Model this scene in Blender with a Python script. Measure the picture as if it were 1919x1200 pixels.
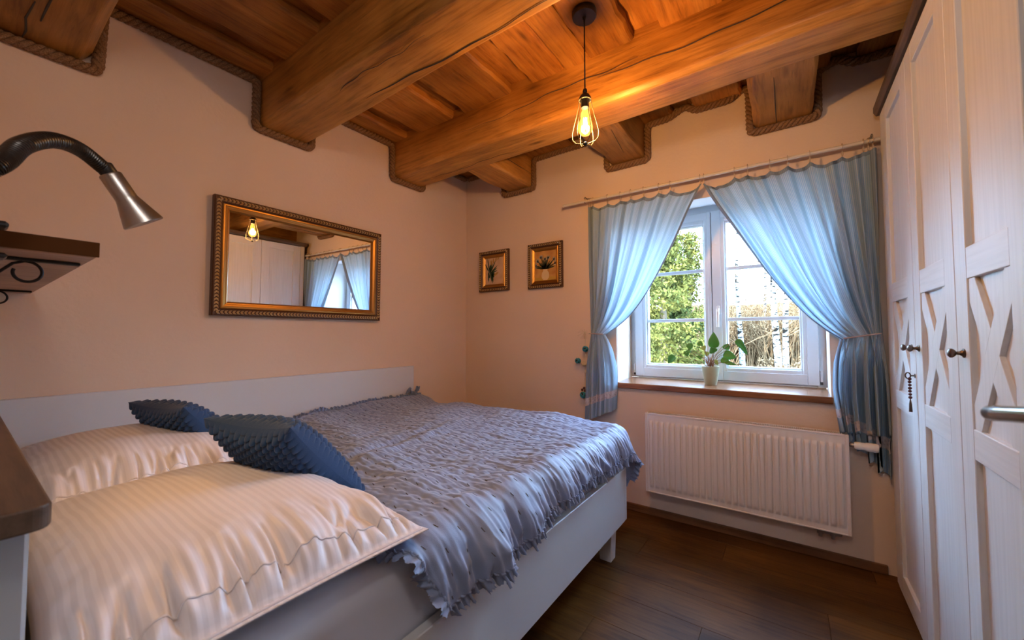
import bpy, math, random
import numpy as np
from mathutils import Vector, Matrix
random.seed(7); RNG = np.random.default_rng(7)
PI = math.pi
sc = bpy.context.scene
COL = sc.collection
for o in list(bpy.data.objects): bpy.data.objects.remove(o)

# ------------------------------------------------------------------ camera
cam_d = bpy.data.cameras.new('camera'); cam = bpy.data.objects.new('camera', cam_d); COL.objects.link(cam)
cam_d.sensor_width = 36; cam_d.lens = 737.24/1919*36; cam_d.clip_start = .02; cam_d.clip_end = 300
YAW, PITCH, ROLL = .61336, .038076, -.002118
f = Vector((-math.sin(YAW)*math.cos(PITCH), math.cos(YAW)*math.cos(PITCH), math.sin(PITCH)))
r0 = Vector((math.cos(YAW), math.sin(YAW), 0)); u0 = r0.cross(f)
rr = math.cos(ROLL)*r0 + math.sin(ROLL)*u0; uu = -math.sin(ROLL)*r0 + math.cos(ROLL)*u0
m = Matrix((rr, uu, -f)).transposed().to_4x4(); m.translation = Vector((0, 0, 1.15)); cam.matrix_world = m
cam_d.dof.use_dof = True; cam_d.dof.focus_distance = 2.3; cam_d.dof.aperture_fstop = 5.0
sc.camera = cam
# ------------------------------------------------------------------ view and world
vs = sc.view_settings; vs.view_transform = 'Standard'; vs.look = 'None'; vs.gamma = 1; vs.use_curve_mapping = False
vs.exposure = 0.85
w = bpy.data.worlds.new('sky'); sc.world = w; w.use_nodes = True
wn = w.node_tree.nodes; wl = w.node_tree.links
bg = wn['Background']; bg.inputs['Strength'].default_value = 24.0
tc = wn.new('ShaderNodeTexCoord'); sp = wn.new('ShaderNodeSeparateXYZ'); rp = wn.new('ShaderNodeValToRGB')
wl.new(tc.outputs['Generated'], sp.inputs[0]); wl.new(sp.outputs['Z'], rp.inputs[0]); wl.new(rp.outputs[0], bg.inputs['Color'])
rp.color_ramp.elements[0].position = .0; rp.color_ramp.elements[0].color = (.48, .72, 1, 1)
rp.color_ramp.elements[1].position = 1; rp.color_ramp.elements[1].color = (.34, .58, 1, 1)
# ------------------------------------------------------------------ lights
def light(name, kind, loc, energy, color, **k):
    d = bpy.data.lights.new(name, kind); d.energy = energy; d.color = color
    for a, b in k.items(): setattr(d, a, b)
    o = bpy.data.objects.new(name, d); COL.objects.link(o); o.location = loc; return o
sun = light('sun', 'SUN', (0, -5, 10), 9.0, (1, .93, .8), angle=.01)
sun.rotation_euler = (math.radians(50), 0, math.radians(-28))
BULB = (-.69, 1.526, 2.040)
light('pendant_bulb_light', 'POINT', BULB, 20, (1, .60, .27), shadow_soft_size=.022)
door_fill = light('doorway_fill_light', 'POINT', (-.06, -.04, 2.06), 12, (1, .93, .88), shadow_soft_size=.14)  # added fill at the doorway behind the camera, no fixture there
rl = light('reading_lamp_light', 'SPOT', (-1.152, .236, 1.386), 3.4, (1, .56, .20), shadow_soft_size=.022, spot_size=math.radians(158), spot_blend=1.0)
rl.rotation_euler = Vector((-.02, .054, -.095)).to_track_quat('-Z', 'Y').to_euler()

# ------------------------------------------------------------------ material helpers
def mat(name, color=(.8, .8, .8), rough=.5, metal=0, **k):
    m = bpy.data.materials.new(name); m.use_nodes = True
    b = m.node_tree.nodes['Principled BSDF']
    b.inputs['Base Color'].default_value = (*color, 1); b.inputs['Roughness'].default_value = rough; b.inputs['Metallic'].default_value = metal
    for a, v in k.items(): b.inputs[a.replace('_', ' ')].default_value = v
    return m
def nd(m, t, **k):
    n = m.node_tree.nodes.new(t)
    for a, v in k.items(): setattr(n, a, v)
    return n
def lk(m, a, b): m.node_tree.links.new(a, b)
def coords(m, scale=(1, 1, 1), kind='Object', rot=(0, 0, 0)):
    t = nd(m, 'ShaderNodeTexCoord'); mp = nd(m, 'ShaderNodeMapping'); mp.inputs['Scale'].default_value = scale
    mp.inputs['Rotation'].default_value = rot
    lk(m, t.outputs[kind], mp.inputs[0]); return mp.outputs[0]
def noise(m, vec, scale, detail=4, dist=0, rough=.5):
    n = nd(m, 'ShaderNodeTexNoise'); lk(m, vec, n.inputs['Vector']); n.inputs['Scale'].default_value = scale
    n.inputs['Detail'].default_value = detail; n.inputs['Distortion'].default_value = dist; n.inputs['Roughness'].default_value = rough
    return n.outputs['Fac']
def ramp(m, fac, stops):
    r = nd(m, 'ShaderNodeValToRGB'); e = r.color_ramp.elements
    while len(e) < len(stops): e.new(.5)
    for i, (p, c) in enumerate(stops): e[i].position = p; e[i].color = (*c, 1)
    lk(m, fac, r.inputs[0]); return r.outputs[0]
def mixc(m, fac, a, b, mode='MIX'):
    n = nd(m, 'ShaderNodeMix', data_type='RGBA', blend_type=mode)
    for s, v in ((0, fac), (6, a), (7, b)):
        if hasattr(v, 'is_output') or hasattr(v, 'links'): lk(m, v, n.inputs[s])
        elif isinstance(v, (int, float)): n.inputs[s].default_value = v
        else: n.inputs[s].default_value = (*v, 1)
    return n.outputs[2]
def setc(m, out): lk(m, out, m.node_tree.nodes['Principled BSDF'].inputs['Base Color'])
def bump(m, h, strength=.3, dist=.01):
    b = nd(m, 'ShaderNodeBump'); b.inputs['Strength'].default_value = strength; b.inputs['Distance'].default_value = dist
    lk(m, h, b.inputs['Height']); lk(m, b.outputs[0], m.node_tree.nodes['Principled BSDF'].inputs['Normal']); return b

def wood(name, dark, mid, light_, axis=0, scale=1.0, rough=.5, knots=True, bmp=.35, streak=1.0):
    m = mat(name, mid, rough)
    m.node_tree.nodes['Principled BSDF'].inputs['Specular IOR Level'].default_value = .35
    s = [9, 9, 9]; s[axis] = .7
    v = coords(m, tuple(x*scale for x in s))
    oi = nd(m, 'ShaderNodeObjectInfo'); add = nd(m, 'ShaderNodeVectorMath', operation='ADD')
    cv = nd(m, 'ShaderNodeVectorMath', operation='SCALE'); cv.inputs['Scale'].default_value = 37
    cb = nd(m, 'ShaderNodeCombineXYZ')
    for i in range(3): lk(m, oi.outputs['Random'], cb.inputs[i])
    lk(m, cb.outputs[0], cv.inputs[0]); lk(m, v, add.inputs[0]); lk(m, cv.outputs[0], add.inputs[1]); v = add.outputs[0]
    n1 = noise(m, v, 1.2, 6, .9, .6)
    n2 = noise(m, v, 7, 5, .3, .65)
    c = ramp(m, n1, [(.28, dark), (.47, mid), (.72, light_)])
    c = mixc(m, .38*streak, c, ramp(m, n2, [(.36, tuple(x*.45 for x in dark)), (.5, mid), (.7, light_)]), 'MIX')
    tco = coords(m, (1.1*scale, 1.1*scale, 1.1*scale)); big = noise(m, tco, 2.1, 3, .4)
    c = mixc(m, .8, c, ramp(m, big, [(.32, (.42, .36, .30)), (.62, (1, 1, 1))]), 'MULTIPLY')
    if knots:
        ks = [5.0, 5.0, 5.0]; ks[axis] = 1.5
        kv = coords(m, tuple(x*scale for x in ks)); vo = nd(m, 'ShaderNodeTexVoronoi'); lk(m, kv, vo.inputs['Vector']); vo.inputs['Scale'].default_value = 1.5
        c = mixc(m, ramp(m, vo.outputs['Distance'], [(.03, (.85, .85, .85)), (.16, (0, 0, 0))]), c, tuple(x*.4 for x in dark))
    # a little difference from piece to piece
    pr = nd(m, 'ShaderNodeMapRange'); lk(m, oi.outputs['Random'], pr.inputs[0]); pr.inputs[3].default_value = .72; pr.inputs[4].default_value = 1.18
    hs = nd(m, 'ShaderNodeHueSaturation'); lk(m, pr.outputs[0], hs.inputs['Value']); lk(m, c, hs.inputs['Color']); c = hs.outputs[0]
    setc(m, c); bump(m, n2, bmp, .006)
    return m

M_ = {}
def wall_mat():
    m = mat('plaster', (.74, .565, .43), .9)
    v = coords(m); a = noise(m, v, 60, 4); b = noise(m, v, 2.2, 2)
    setc(m, mixc(m, .5, (.72, .545, .42), ramp(m, b, [(.3, (.69, .52, .395)), (.7, (.74, .57, .45))])))
    mixn = nd(m, 'ShaderNodeMath', operation='MULTIPLY_ADD'); lk(m, b, mixn.inputs[0]); mixn.inputs[1].default_value = 3; lk(m, a, mixn.inputs[2])
    bump(m, mixn.outputs[0], .25, .004); return m
M_['wall'] = wall_mat()
M_['reveal'] = mat('white_plaster', (.85, .85, .86), .85)
M_['beam'] = wood('beam_wood', (.23, .085, .014), (.50, .215, .040), (.68, .34, .085), 0, rough=.40)
M_['joist'] = wood('joist_wood', (.22, .085, .016), (.46, .20, .042), (.60, .30, .08), 1, rough=.45)
M_['board'] = wood('ceiling_board_wood', (.18, .055, .009), (.42, .155, .026), (.58, .26, .055), 1, rough=.45)
M_['plank'] = wood('floor_wood', (.055, .019, .003), (.115, .046, .008), (.17, .074, .016), 0, scale=1.2, rough=.48, knots=False, bmp=.08)
M_['plank'].node_tree.nodes['Principled BSDF'].inputs['Specular IOR Level'].default_value = .16
M_['skirt'] = wood('skirting_wood', (.12, .05, .02), (.20, .09, .04), (.26, .13, .06), 0, rough=.45, knots=False, bmp=.1)
M_['sill'] = wood('sill_wood', (.26, .10, .04), (.36, .15, .06), (.44, .20, .09), 0, rough=.25, knots=False, bmp=.06)
M_['shelfw'] = wood('shelf_wood', (.34, .20, .13), (.46, .29, .20), (.54, .36, .26), 1, rough=.4, knots=False, bmp=.06)
M_['capw'] = wood('dark_cap_wood', (.07, .045, .030), (.13, .082, .055), (.19, .125, .085), 0, rough=.45, knots=False, bmp=.1)
M_['crown'] = wood('crown_wood', (.07, .045, .032), (.12, .08, .06), (.18, .125, .095), 1, rough=.6, knots=False, bmp=.4)
def painted(name, c, axis):
    m = mat(name, c, .45); s = [40, 40, 40]; s[axis] = 1.6
    n = noise(m, coords(m, tuple(s)), 2.0, 4, .2)
    setc(m, ramp(m, n, [(.3, tuple(x*.9 for x in c)), (.6, c)])); bump(m, n, .12, .002); return m
M_['ward'] = painted('white_stained_wood', (.66, .65, .65), 2)
M_['wardh'] = painted('white_stained_rail', (.68, .67, .67), 1)
M_['bed'] = mat('bed_white_lacquer', (.60, .605, .63), .38)
M_['bedgrey'] = mat('headboard_grey_paint', (.36, .38, .40), .5)
M_['upvc'] = mat('white_window_plastic', (.62, .64, .67), .3)
M_['gasket'] = mat('dark_gasket', (.03, .03, .035), .6)
M_['rad'] = mat('radiator_enamel', (.74, .67, .63), .32)
M_['raddark'] = mat('radiator_inside', (.16, .12, .10), .6)
M_['pipe'] = mat('valve_metal', (.35, .30, .26), .35, .9)
M_['white_pl'] = mat('white_plastic', (.82, .80, .78), .4)
M_['black'] = mat('black_metal', (.012, .013, .017), .38, .3)
M_['iron'] = mat('wrought_iron', (.012, .010, .012), .5, .5)
M_['steel'] = mat('brushed_steel', (.36, .35, .34), .36, 1)
M_['chrome'] = mat('nickel', (.17, .14, .10), .2, 1)
M_['pewter'] = mat('antique_pewter', (.16, .12, .10), .3, 1)
M_['wire'] = mat('pale_cage_wire', (.11, .095, .075), .5, .4)
M_['gold'] = mat('old_gold', (.40, .20, .05), .36, .85)
M_['frame_dark'] = mat('dark_bronze_frame', (.075, .03, .014), .4, .3)
M_['leafgilt'] = mat('gilded_carving', (.66, .50, .27), .36, .7)
M_['mirror'] = mat('mirror_silver', (.93, .93, .92), .008, 1)
def rope_mat():
    m = mat('rope_fibre', (.25, .125, .055), .9); n = noise(m, coords(m), 220, 3)
    setc(m, ramp(m, n, [(.3, (.11, .05, .02)), (.7, (.30, .165, .08))])); bump(m, n, .5, .002); return m
M_['rope'] = rope_mat()
def fabric(name, c, rough=.9, sc_=260, b=.25, sheen=.2):
    m = mat(name, c, rough); m.node_tree.nodes['Principled BSDF'].inputs['Sheen Weight'].default_value = sheen
    n = noise(m, coords(m), sc_, 2); bump(m, n, b, .0015); return m
M_['sheet'] = fabric('sheet_cotton', (.55, .57, .66), .75, 90, .1)
M_['quilt'] = fabric('quilt_cotton', (.20, .26, .42), .58, 300, .2, .3)
M_['ruffle'] = fabric('ruffle_cotton', (.18, .235, .375), .85, 300, .3, .3)
M_['stitch'] = mat('stitch_thread', (.10, .10, .12), .9)
M_['navy'] = fabric('navy_chenille', (.011, .044, .120), .95, 500, .5, .15)
def stripes():
    m = mat('damask_stripe', (.76, .72, .74), .5)
    v = nd(m, 'ShaderNodeUVMap'); mp = nd(m, 'ShaderNodeMapping'); lk(m, v.outputs[0], mp.inputs[0]); mp.inputs['Scale'].default_value = (1, 1, 1)
    wv = nd(m, 'ShaderNodeTexWave', bands_direction='Y'); lk(m, mp.outputs[0], wv.inputs['Vector']); wv.inputs['Scale'].default_value = 20; wv.inputs['Distortion'].default_value = .0; wv.inputs['Detail Scale'].default_value = .6
    f_ = ramp(m, wv.outputs['Fac'], [(.35, (0, 0, 0)), (.65, (1, 1, 1))])
    setc(m, mixc(m, f_, (.66, .63, .67), (.74, .71, .75)))
    mr = nd(m, 'ShaderNodeMapRange'); lk(m, wv.outputs['Fac'], mr.inputs[0]); mr.inputs[3].default_value = .58; mr.inputs[4].default_value = .36
    lk(m, mr.outputs[0], m.node_tree.nodes['Principled BSDF'].inputs['Roughness']); return m
M_['damask'] = stripes()
def curtain_mat(name, col, col2, trans, stripes_=True):
    m = bpy.data.materials.new(name); m.use_nodes = True; nt = m.node_tree; nt.nodes.clear()
    out = nd(m, 'ShaderNodeOutputMaterial'); d = nd(m, 'ShaderNodeBsdfDiffuse'); t = nd(m, 'ShaderNodeBsdfTranslucent'); mx = nd(m, 'ShaderNodeMixShader')
    mx.inputs[0].default_value = trans
    uv = nd(m, 'ShaderNodeUVMap')
    if stripes_:
        w1 = nd(m, 'ShaderNodeTexWave', bands_direction='X'); lk(m, uv.outputs[0], w1.inputs['Vector']); w1.inputs['Scale'].default_value = 26
        w2 = nd(m, 'ShaderNodeTexWave', bands_direction='X'); lk(m, uv.outputs[0], w2.inputs['Vector']); w2.inputs['Scale'].default_value = 3.1
        w1.inputs['Distortion'].default_value = .6; w1.inputs['Detail Scale'].default_value = 3
        c = mixc(m, ramp(m, w1.outputs['Fac'], [(.55, (0, 0, 0)), (.9, (1, 1, 1))]), col, col2)
        c = mixc(m, ramp(m, w2.outputs['Fac'], [(.6, (0, 0, 0)), (.85, (.6, .6, .6))]), c, tuple(x*.72 for x in col))
    else:
        n = nd(m, 'ShaderNodeTexVoronoi'); lk(m, uv.outputs[0], n.inputs['Vector']); n.inputs['Scale'].default_value = 60
        c = mixc(m, ramp(m, n.outputs['Distance'], [(.2, (0, 0, 0)), (.5, (1, 1, 1))]), col, col2)
    lk(m, c, d.inputs[0]); lk(m, c, t.inputs[0]); lk(m, d.outputs[0], mx.inputs[1]); lk(m, t.outputs[0], mx.inputs[2]); lk(m, mx.outputs[0], out.inputs[0]); return m
M_['curtain'] = curtain_mat('sheer_blue_stripe', (.38, .56, .72), (.64, .73, .79), .50)
M_['curtainhem'] = curtain_mat('blue_hem', (.20, .27, .36), (.27, .33, .42), .12)
M_['lace'] = curtain_mat('lace_trim', (.52, .46, .48), (.72, .66, .68), .3, False)
def glass(name, tint=(1, 1, 1), gl=.06):
    m = bpy.data.materials.new(name); m.use_nodes = True; m.node_tree.nodes.clear()
    out = nd(m, 'ShaderNodeOutputMaterial'); a = nd(m, 'ShaderNodeBsdfTransparent'); g = nd(m, 'ShaderNodeBsdfGlossy'); mx = nd(m, 'ShaderNodeMixShader')
    a.inputs[0].default_value = (*tint, 1); g.inputs['Roughness'].default_value = .02
    lw = nd(m, 'ShaderNodeLayerWeight'); lw.inputs[0].default_value = gl*3
    mp = nd(m, 'ShaderNodeMath', operation='MULTIPLY'); lk(m, lw.outputs['Facing'], mp.inputs[0]); mp.inputs[1].default_value = .35
    lk(m, mp.outputs[0], mx.inputs[0]); lk(m, a.outputs[0], mx.inputs[1]); lk(m, g.outputs[0], mx.inputs[2]); lk(m, mx.outputs[0], out.inputs[0]); return m
M_['pane'] = glass('window_glass', (.96, .98, .98))
M_['bulbglass'] = glass('amber_bulb_glass', (1, .82, .5), .15)
def emis(name, c, s):
    m = bpy.data.materials.new(name); m.use_nodes = True; m.node_tree.nodes.clear()
    e = nd(m, 'ShaderNodeEmission'); e.inputs[0].default_value = (*c, 1); e.inputs[1].default_value = s
    o = nd(m, 'ShaderNodeOutputMaterial'); lk(m, e.outputs[0], o.inputs[0]); return m
nt_ = M_['bulbglass'].node_tree; ou_ = [n for n in nt_.nodes if n.type == 'OUTPUT_MATERIAL'][0]; src_ = ou_.inputs[0].links[0].from_socket
em_ = nt_.nodes.new('ShaderNodeEmission'); em_.inputs[0].default_value = (1, .50, .10, 1); em_.inputs[1].default_value = .55
ad_ = nt_.nodes.new('ShaderNodeAddShader'); nt_.links.new(src_, ad_.inputs[0]); nt_.links.new(em_.outputs[0], ad_.inputs[1]); nt_.links.new(ad_.outputs[0], ou_.inputs[0])
M_['filament'] = emis('glowing_filament', (1, .62, .2), 60)
M_['pot'] = mat('sage_ceramic', (.36, .37, .25), .3)
M_['soil'] = mat('soil', (.06, .035, .02), .95)
M_['leaf'] = mat('pothos_leaf', (.055, .25, .035), .35); M_['leaf2'] = mat('pothos_leaf_pale', (.30, .42, .10), .35)
M_['stem'] = mat('pothos_stem', (.28, .14, .07), .5)
M_['teal'] = mat('teal_rattan', (.02, .22, .29), .5); M_['cream'] = mat('cream_rattan', (.62, .50, .34), .6)
M_['tassel'] = mat('dark_red_beads', (.07, .012, .012), .35); M_['keym'] = mat('key_metal', (.12, .08, .06), .4, .8)
M_['ribbon'] = mat('sheer_ribbon', (.62, .52, .42), .6, Alpha=.35)
M_['bark'] = mat('dark_bark', (.10, .075, .05), .9)
def birch():
    m = mat('birch_bark', (.60, .57, .54), .8); n = noise(m, coords(m, (4, 4, 11)), 1.6, 3)
    setc(m, ramp(m, n, [(.40, (.012, .010, .008)), (.47, (.20, .19, .18))])); return m
M_['birch'] = birch()
def leafm(name, a, b):
    m = mat(name, a, .7); n = noise(m, coords(m), 4, 3); setc(m, ramp(m, n, [(.35, a), (.65, b)])); return m
M_['spruce'] = leafm('spruce_needles', (.017, .025, .009), (.060, .062, .017))
M_['fol'] = leafm('spring_foliage', (.034, .038, .011), (.13, .108, .024))
M_['twig'] = leafm('tan_twigs', (.10, .055, .027), (.18, .115, .06))
def grassm():
    m = mat('dry_meadow', (.3, .22, .12), 1); n = noise(m, coords(m), 1.3, 6)
    setc(m, ramp(m, n, [(.3, (.055, .034, .010)), (.5, (.090, .050, .023)), (.7, (.115, .066, .034))])); return m
M_['grass'] = grassm()
for k_ in ('spruce', 'fol', 'twig', 'grass', 'birch', 'bark'): M_[k_].node_tree.nodes['Principled BSDF'].inputs['Specular IOR Level'].default_value = 0

# ------------------------------------------------------------------ geometry helpers
class Mesh:
    def __init__(s): s.v = []; s.f = []; s.uv = None
    def add(s, vs, fs):
        b = len(s.v); s.v += [tuple(map(float, p)) for p in vs]; s.f += [tuple(i+b for i in q) for q in fs]; return s
    def box(s, x0, x1, y0, y1, z0, z1):
        x0, x1 = sorted((x0, x1)); y0, y1 = sorted((y0, y1)); z0, z1 = sorted((z0, z1))
        return s.add([(x, y, z) for z in (z0, z1) for y in (y0, y1) for x in (x0, x1)],
                     [(0, 2, 3, 1), (4, 5, 7, 6), (0, 1, 5, 4), (2, 6, 7, 3), (0, 4, 6, 2), (1, 3, 7, 5)])
    def cbox(s, x0, x1, y0, y1, z0, z1, c=.003):
        """box with every edge chamfered by c"""
        P = []; idx = {}
        for i, X in enumerate((x0, x1)):
            for j, Y in enumerate((y0, y1)):
                for k, Z in enumerate((z0, z1)):
                    sx, sy, sz = (c if i == 0 else -c), (c if j == 0 else -c), (c if k == 0 else -c)
                    for a, p in (('x', (X, Y+sy, Z+sz)), ('y', (X+sx, Y, Z+sz)), ('z', (X+sx, Y+sy, Z))):
                        idx[(i, j, k, a)] = len(P); P.append(p)
        F = []
        for i in (0, 1):
            q = [(i, 0, 0), (i, 1, 0), (i, 1, 1), (i, 0, 1)]; F.append([idx[(*t, 'x')] for t in (q if i else q[::-1])])
            q = [(0, i, 0), (0, i, 1), (1, i, 1), (1, i, 0)]; F.append([idx[(*t, 'y')] for t in (q if i else q[::-1])])
            q = [(0, 0, i), (1, 0, i), (1, 1, i), (0, 1, i)]; F.append([idx[(*t, 'z')] for t in (q if i else q[::-1])])
        for i in (0, 1):
            for j in (0, 1):
                F.append([idx[(i, j, 0, 'x')], idx[(i, j, 1, 'x')], idx[(i, j, 1, 'y')], idx[(i, j, 0, 'y')]])
                F.append([idx[(i, 0, j, 'x')], idx[(i, 1, j, 'x')], idx[(i, 1, j, 'z')], idx[(i, 0, j, 'z')]])
                F.append([idx[(0, i, j, 'y')], idx[(1, i, j, 'y')], idx[(1, i, j, 'z')], idx[(0, i, j, 'z')]])
                for k in (0, 1): F.append([idx[(i, j, k, a)] for a in 'xyz'])
        return s.add(P, F)
    def tube(s, path, r, n=8, cap=True, closed=False):
        P = [Vector(p) for p in path]; N = len(P); R = r if hasattr(r, '__len__') else [r]*N
        vs = []; up = None
        for i in range(N):
            a = P[(i-1) % N] if closed else P[max(i-1, 0)]; b = P[(i+1) % N] if closed else P[min(i+1, N-1)]
            t = (b-a).normalized() if (b-a).length > 1e-9 else Vector((0, 0, 1))
            if up is None: up = t.orthogonal().normalized()
            up = (up - t*up.dot(t)); up = up.normalized() if up.length > 1e-6 else t.orthogonal().normalized()
            sd = t.cross(up)
            for k in range(n):
                an = 2*PI*k/n; vs.append(P[i] + (up*math.cos(an)+sd*math.sin(an))*R[i])
        fs = []
        for i in range(N if closed else N-1):
            j = (i+1) % N
            for k in range(n): fs.append((i*n+k, i*n+(k+1) % n, j*n+(k+1) % n, j*n+k))
        if cap and not closed: fs.append(tuple(range(n))[::-1]); fs.append(tuple((N-1)*n+k for k in range(n)))
        return s.add(vs, fs)
    def lathe(s, prof, o=(0, 0, 0), axis=(0, 0, 1), n=24):
        """profile of (radius, height along axis)"""
        ax = Vector(axis).normalized(); e1 = ax.orthogonal().normalized(); e2 = ax.cross(e1); O = Vector(o); vs = []
        for r, h in prof:
            for k in range(n):
                a = 2*PI*k/n; vs.append(O+ax*h+(e1*math.cos(a)+e2*math.sin(a))*max(r, 1e-5))
        fs = [(i*n+k, i*n+(k+1) % n, (i+1)*n+(k+1) % n, (i+1)*n+k) for i in range(len(prof)-1) for k in range(n)]
        if prof[0][0] > 1e-4: fs.append(tuple(range(n))[::-1])
        if prof[-1][0] > 1e-4: fs.append(tuple((len(prof)-1)*n+k for k in range(n)))
        return s.add(vs, fs)
    def prism(s, pts, a, b, axis=0):
        """polygon (in the two other axes) extruded from a to b along axis"""
        def mk(p, q): l = list(p); l.insert(axis, q); return l
        n = len(pts); vs = [mk(p, a) for p in pts]+[mk(p, b) for p in pts]
        return s.add(vs, [tuple(range(n)), tuple(range(2*n-1, n-1, -1))]+[(i, i+n, (i+1) % n+n, (i+1) % n) for i in range(n)])
    def sphere(s, c, r, n=12, sq=(1, 1, 1)):
        m_ = n//2+1; b = Mesh().lathe([(r*math.sin(PI*i/(m_-1)), -r*math.cos(PI*i/(m_-1))) for i in range(m_)], (0, 0, 0), n=n)
        return s.add([(c[0]+p[0]*sq[0], c[1]+p[1]*sq[1], c[2]+p[2]*sq[2]) for p in b.v], b.f)
    def build(s, name, m, parent=None, smooth=False, bevel=0, solid=0, fixn=True):
        me = bpy.data.meshes.new(name)
        off = parent_loc(parent)
        me.from_pydata([(p[0]-off[0], p[1]-off[1], p[2]-off[2]) for p in s.v], [], s.f)
        if fixn:
            import bmesh
            bm = bmesh.new(); bm.from_mesh(me); bmesh.ops.recalc_face_normals(bm, faces=bm.faces); bm.to_mesh(me); bm.free()
        me.materials.append(m)
        if smooth: me.polygons.foreach_set('use_smooth', [True]*len(me.polygons))
        o = bpy.data.objects.new(name, me); COL.objects.link(o)
        if parent: o.parent = parent
        if smooth == 'auto':
            me.set_sharp_from_angle(angle=math.radians(40))
        if bevel:
            b = o.modifiers.new('bevel', 'BEVEL'); b.width = bevel; b.segments = 2; b.limit_method = 'ANGLE'
        if solid:
            b = o.modifiers.new('solid', 'SOLIDIFY'); b.thickness = solid; b.offset = -1
        return o
def parent_loc(p):
    l = Vector((0, 0, 0))
    while p is not None: l += Vector(p.location); p = p.parent
    return l
def gridmesh(name, P, m, parent=None, uv=None, closed_u=False, solid=0, smooth=True):
    """P: (nu, nv, 3) array"""
    nu, nv = P.shape[:2]; off = np.array(parent_loc(parent))
    V = (P.reshape(-1, 3)-off); me = bpy.data.meshes.new(name)
    i, j = np.meshgrid(np.arange(nu if closed_u else nu-1), np.arange(nv-1), indexing='ij'); i2 = (i+1) % nu
    Q = np.stack([i*nv+j, i2*nv+j, i2*nv+j+1, i*nv+j+1], -1).reshape(-1, 4)
    me.vertices.add(len(V)); me.vertices.foreach_set('co', V.ravel().astype(np.float32))
    me.loops.add(Q.size); me.loops.foreach_set('vertex_index', Q.ravel().astype(np.int32))
    me.polygons.add(len(Q)); me.polygons.foreach_set('loop_start', (np.arange(len(Q))*4).astype(np.int32))
    me.update(calc_edges=True); me.validate()
    if smooth: me.polygons.foreach_set('use_smooth', [True]*len(Q))
    if uv is not None:
        l = me.uv_layers.new(name='uv'); l.data.foreach_set('uv', uv.reshape(-1, 2)[Q.ravel()].ravel().astype(np.float32))
    me.materials.append(m); o = bpy.data.objects.new(name, me); COL.objects.link(o)
    if parent: o.parent = parent
    if solid:
        b = o.modifiers.new('solid', 'SOLIDIFY'); b.thickness = solid; b.offset = 0
    return o
def tag(o, label=None, cat=None, group=None, kind=None):
    if label: o['label'] = label
    if cat: o['category'] = cat
    if group: o['group'] = group
    if kind: o['kind'] = kind
    return o
def thing(name, label, cat, loc=(0, 0, 0), group=None, kind=None):
    o = bpy.data.objects.new(name, None); o.empty_display_size = .05; COL.objects.link(o); o.location = loc
    return tag(o, label, cat, group, kind)
def pnoise(x, y, seed=0):
    """2-D gradient noise, numpy"""
    g = np.random.default_rng(seed).uniform(0, 2*PI, (64, 64))
    xi = np.floor(x).astype(int); yi = np.floor(y).astype(int); xf = x-xi; yf = y-yi
    def gr(a, b, dx, dy): t = g[a % 64, b % 64]; return np.cos(t)*dx+np.sin(t)*dy
    s = xf*xf*xf*(xf*(xf*6-15)+10); t = yf*yf*yf*(yf*(yf*6-15)+10)
    a = gr(xi, yi, xf, yf)*(1-s)+gr(xi+1, yi, xf-1, yf)*s; b = gr(xi, yi+1, xf, yf-1)*(1-s)+gr(xi+1, yi+1, xf-1, yf-1)*s
    return (a*(1-t)+b*t)*1.4

LX, WY, CZ = -2.337, 2.611, 2.545      # left wall, window wall, underside of the ceiling boards
RX, BY = 1.0, -.06
# ------------------------------------------------------------------ setting: walls
wo = (-.965, .170, -.997, .181, .80, 2.03, 3.0)   # opening front x0,x1, back x0,x1, z0, z1, frame y
def struct(name, mesh, m, **k): o = mesh.build(name, m, **k); o['kind'] = 'structure'; return o
struct('wall_left', Mesh().box(LX-.2, LX, BY-.1, WY+.5, -.02, 2.75), M_['wall'])
struct('wall_right', Mesh().box(RX, RX+.15, BY-.1, WY+.5, -.02, 2.75), M_['wall'])
wm = Mesh(); WT = 3.16
wm.box(LX-.2, -1.0, WY, WT, -.02, 2.75); wm.box(.185, RX+.15, WY, WT, -.02, 2.75)
wm.box(-1.0, .185, WY, WT, -.02, .80); wm.prism([(WY, 1.985), (3.06, 2.060), (WT, 2.06), (WT, 2.75), (WY, 2.75)], -1.0, .185, 0)
wm.prism([(-1.0, WY), (-.965, WY), (-.997, 3.06), (-1.0, 3.06)], .80, 1.985, 2)
wm.prism([(.185, WY), (.171, WY), (.181, 3.06), (.185, 3.06)], .80, 1.985, 2)
struct('wall_window', wm, M_['wall'], fixn=True)
rv = Mesh(); rv.add([(-.9640, WY+.012, .80), (-.9955, 3.01, .80), (-.9955, 3.01, 2.05), (-.9640, WY+.012, 1.985)], [(0, 1, 2, 3)])
rv.add([(.1695, WY+.012, .80), (.1795, 3.01, .80), (.1795, 3.01, 2.05), (.1695, WY+.012, 1.985)], [(3, 2, 1, 0)])
rv.add([(-.964, WY+.012, 1.9855), (-.9955, 3.01, 2.048), (.1795, 3.01, 2.048), (.1695, WY+.012, 1.9855)], [(0, 1, 2, 3)])
struct('trim_1', rv, M_['reveal'], solid=.001)
bw = Mesh(); bw.box(LX-.2, -.64, BY-.1, BY, -.02, 2.75); bw.box(.24, RX+.15, BY-.1, BY, -.02, 2.75); bw.box(-.64, .24, BY-.1, BY, 2.05, 2.75)
struct('wall_back', bw, M_['wall'])
hm = Mesh(); hm.box(-1.5, -1.4, -2.2, BY-.1, -.02, 2.6); hm.box(1.3, 1.4, -2.2, BY-.1, -.02, 2.6); hm.box(-1.5, 1.4, -2.3, -2.2, -.02, 2.6)
struct('wall_hallway', hm, M_['wall'])
struct('ceiling_hallway', Mesh().box(-1.5, 1.4, -2.3, BY-.1, 2.42, 2.6), M_['wall'])
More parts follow.
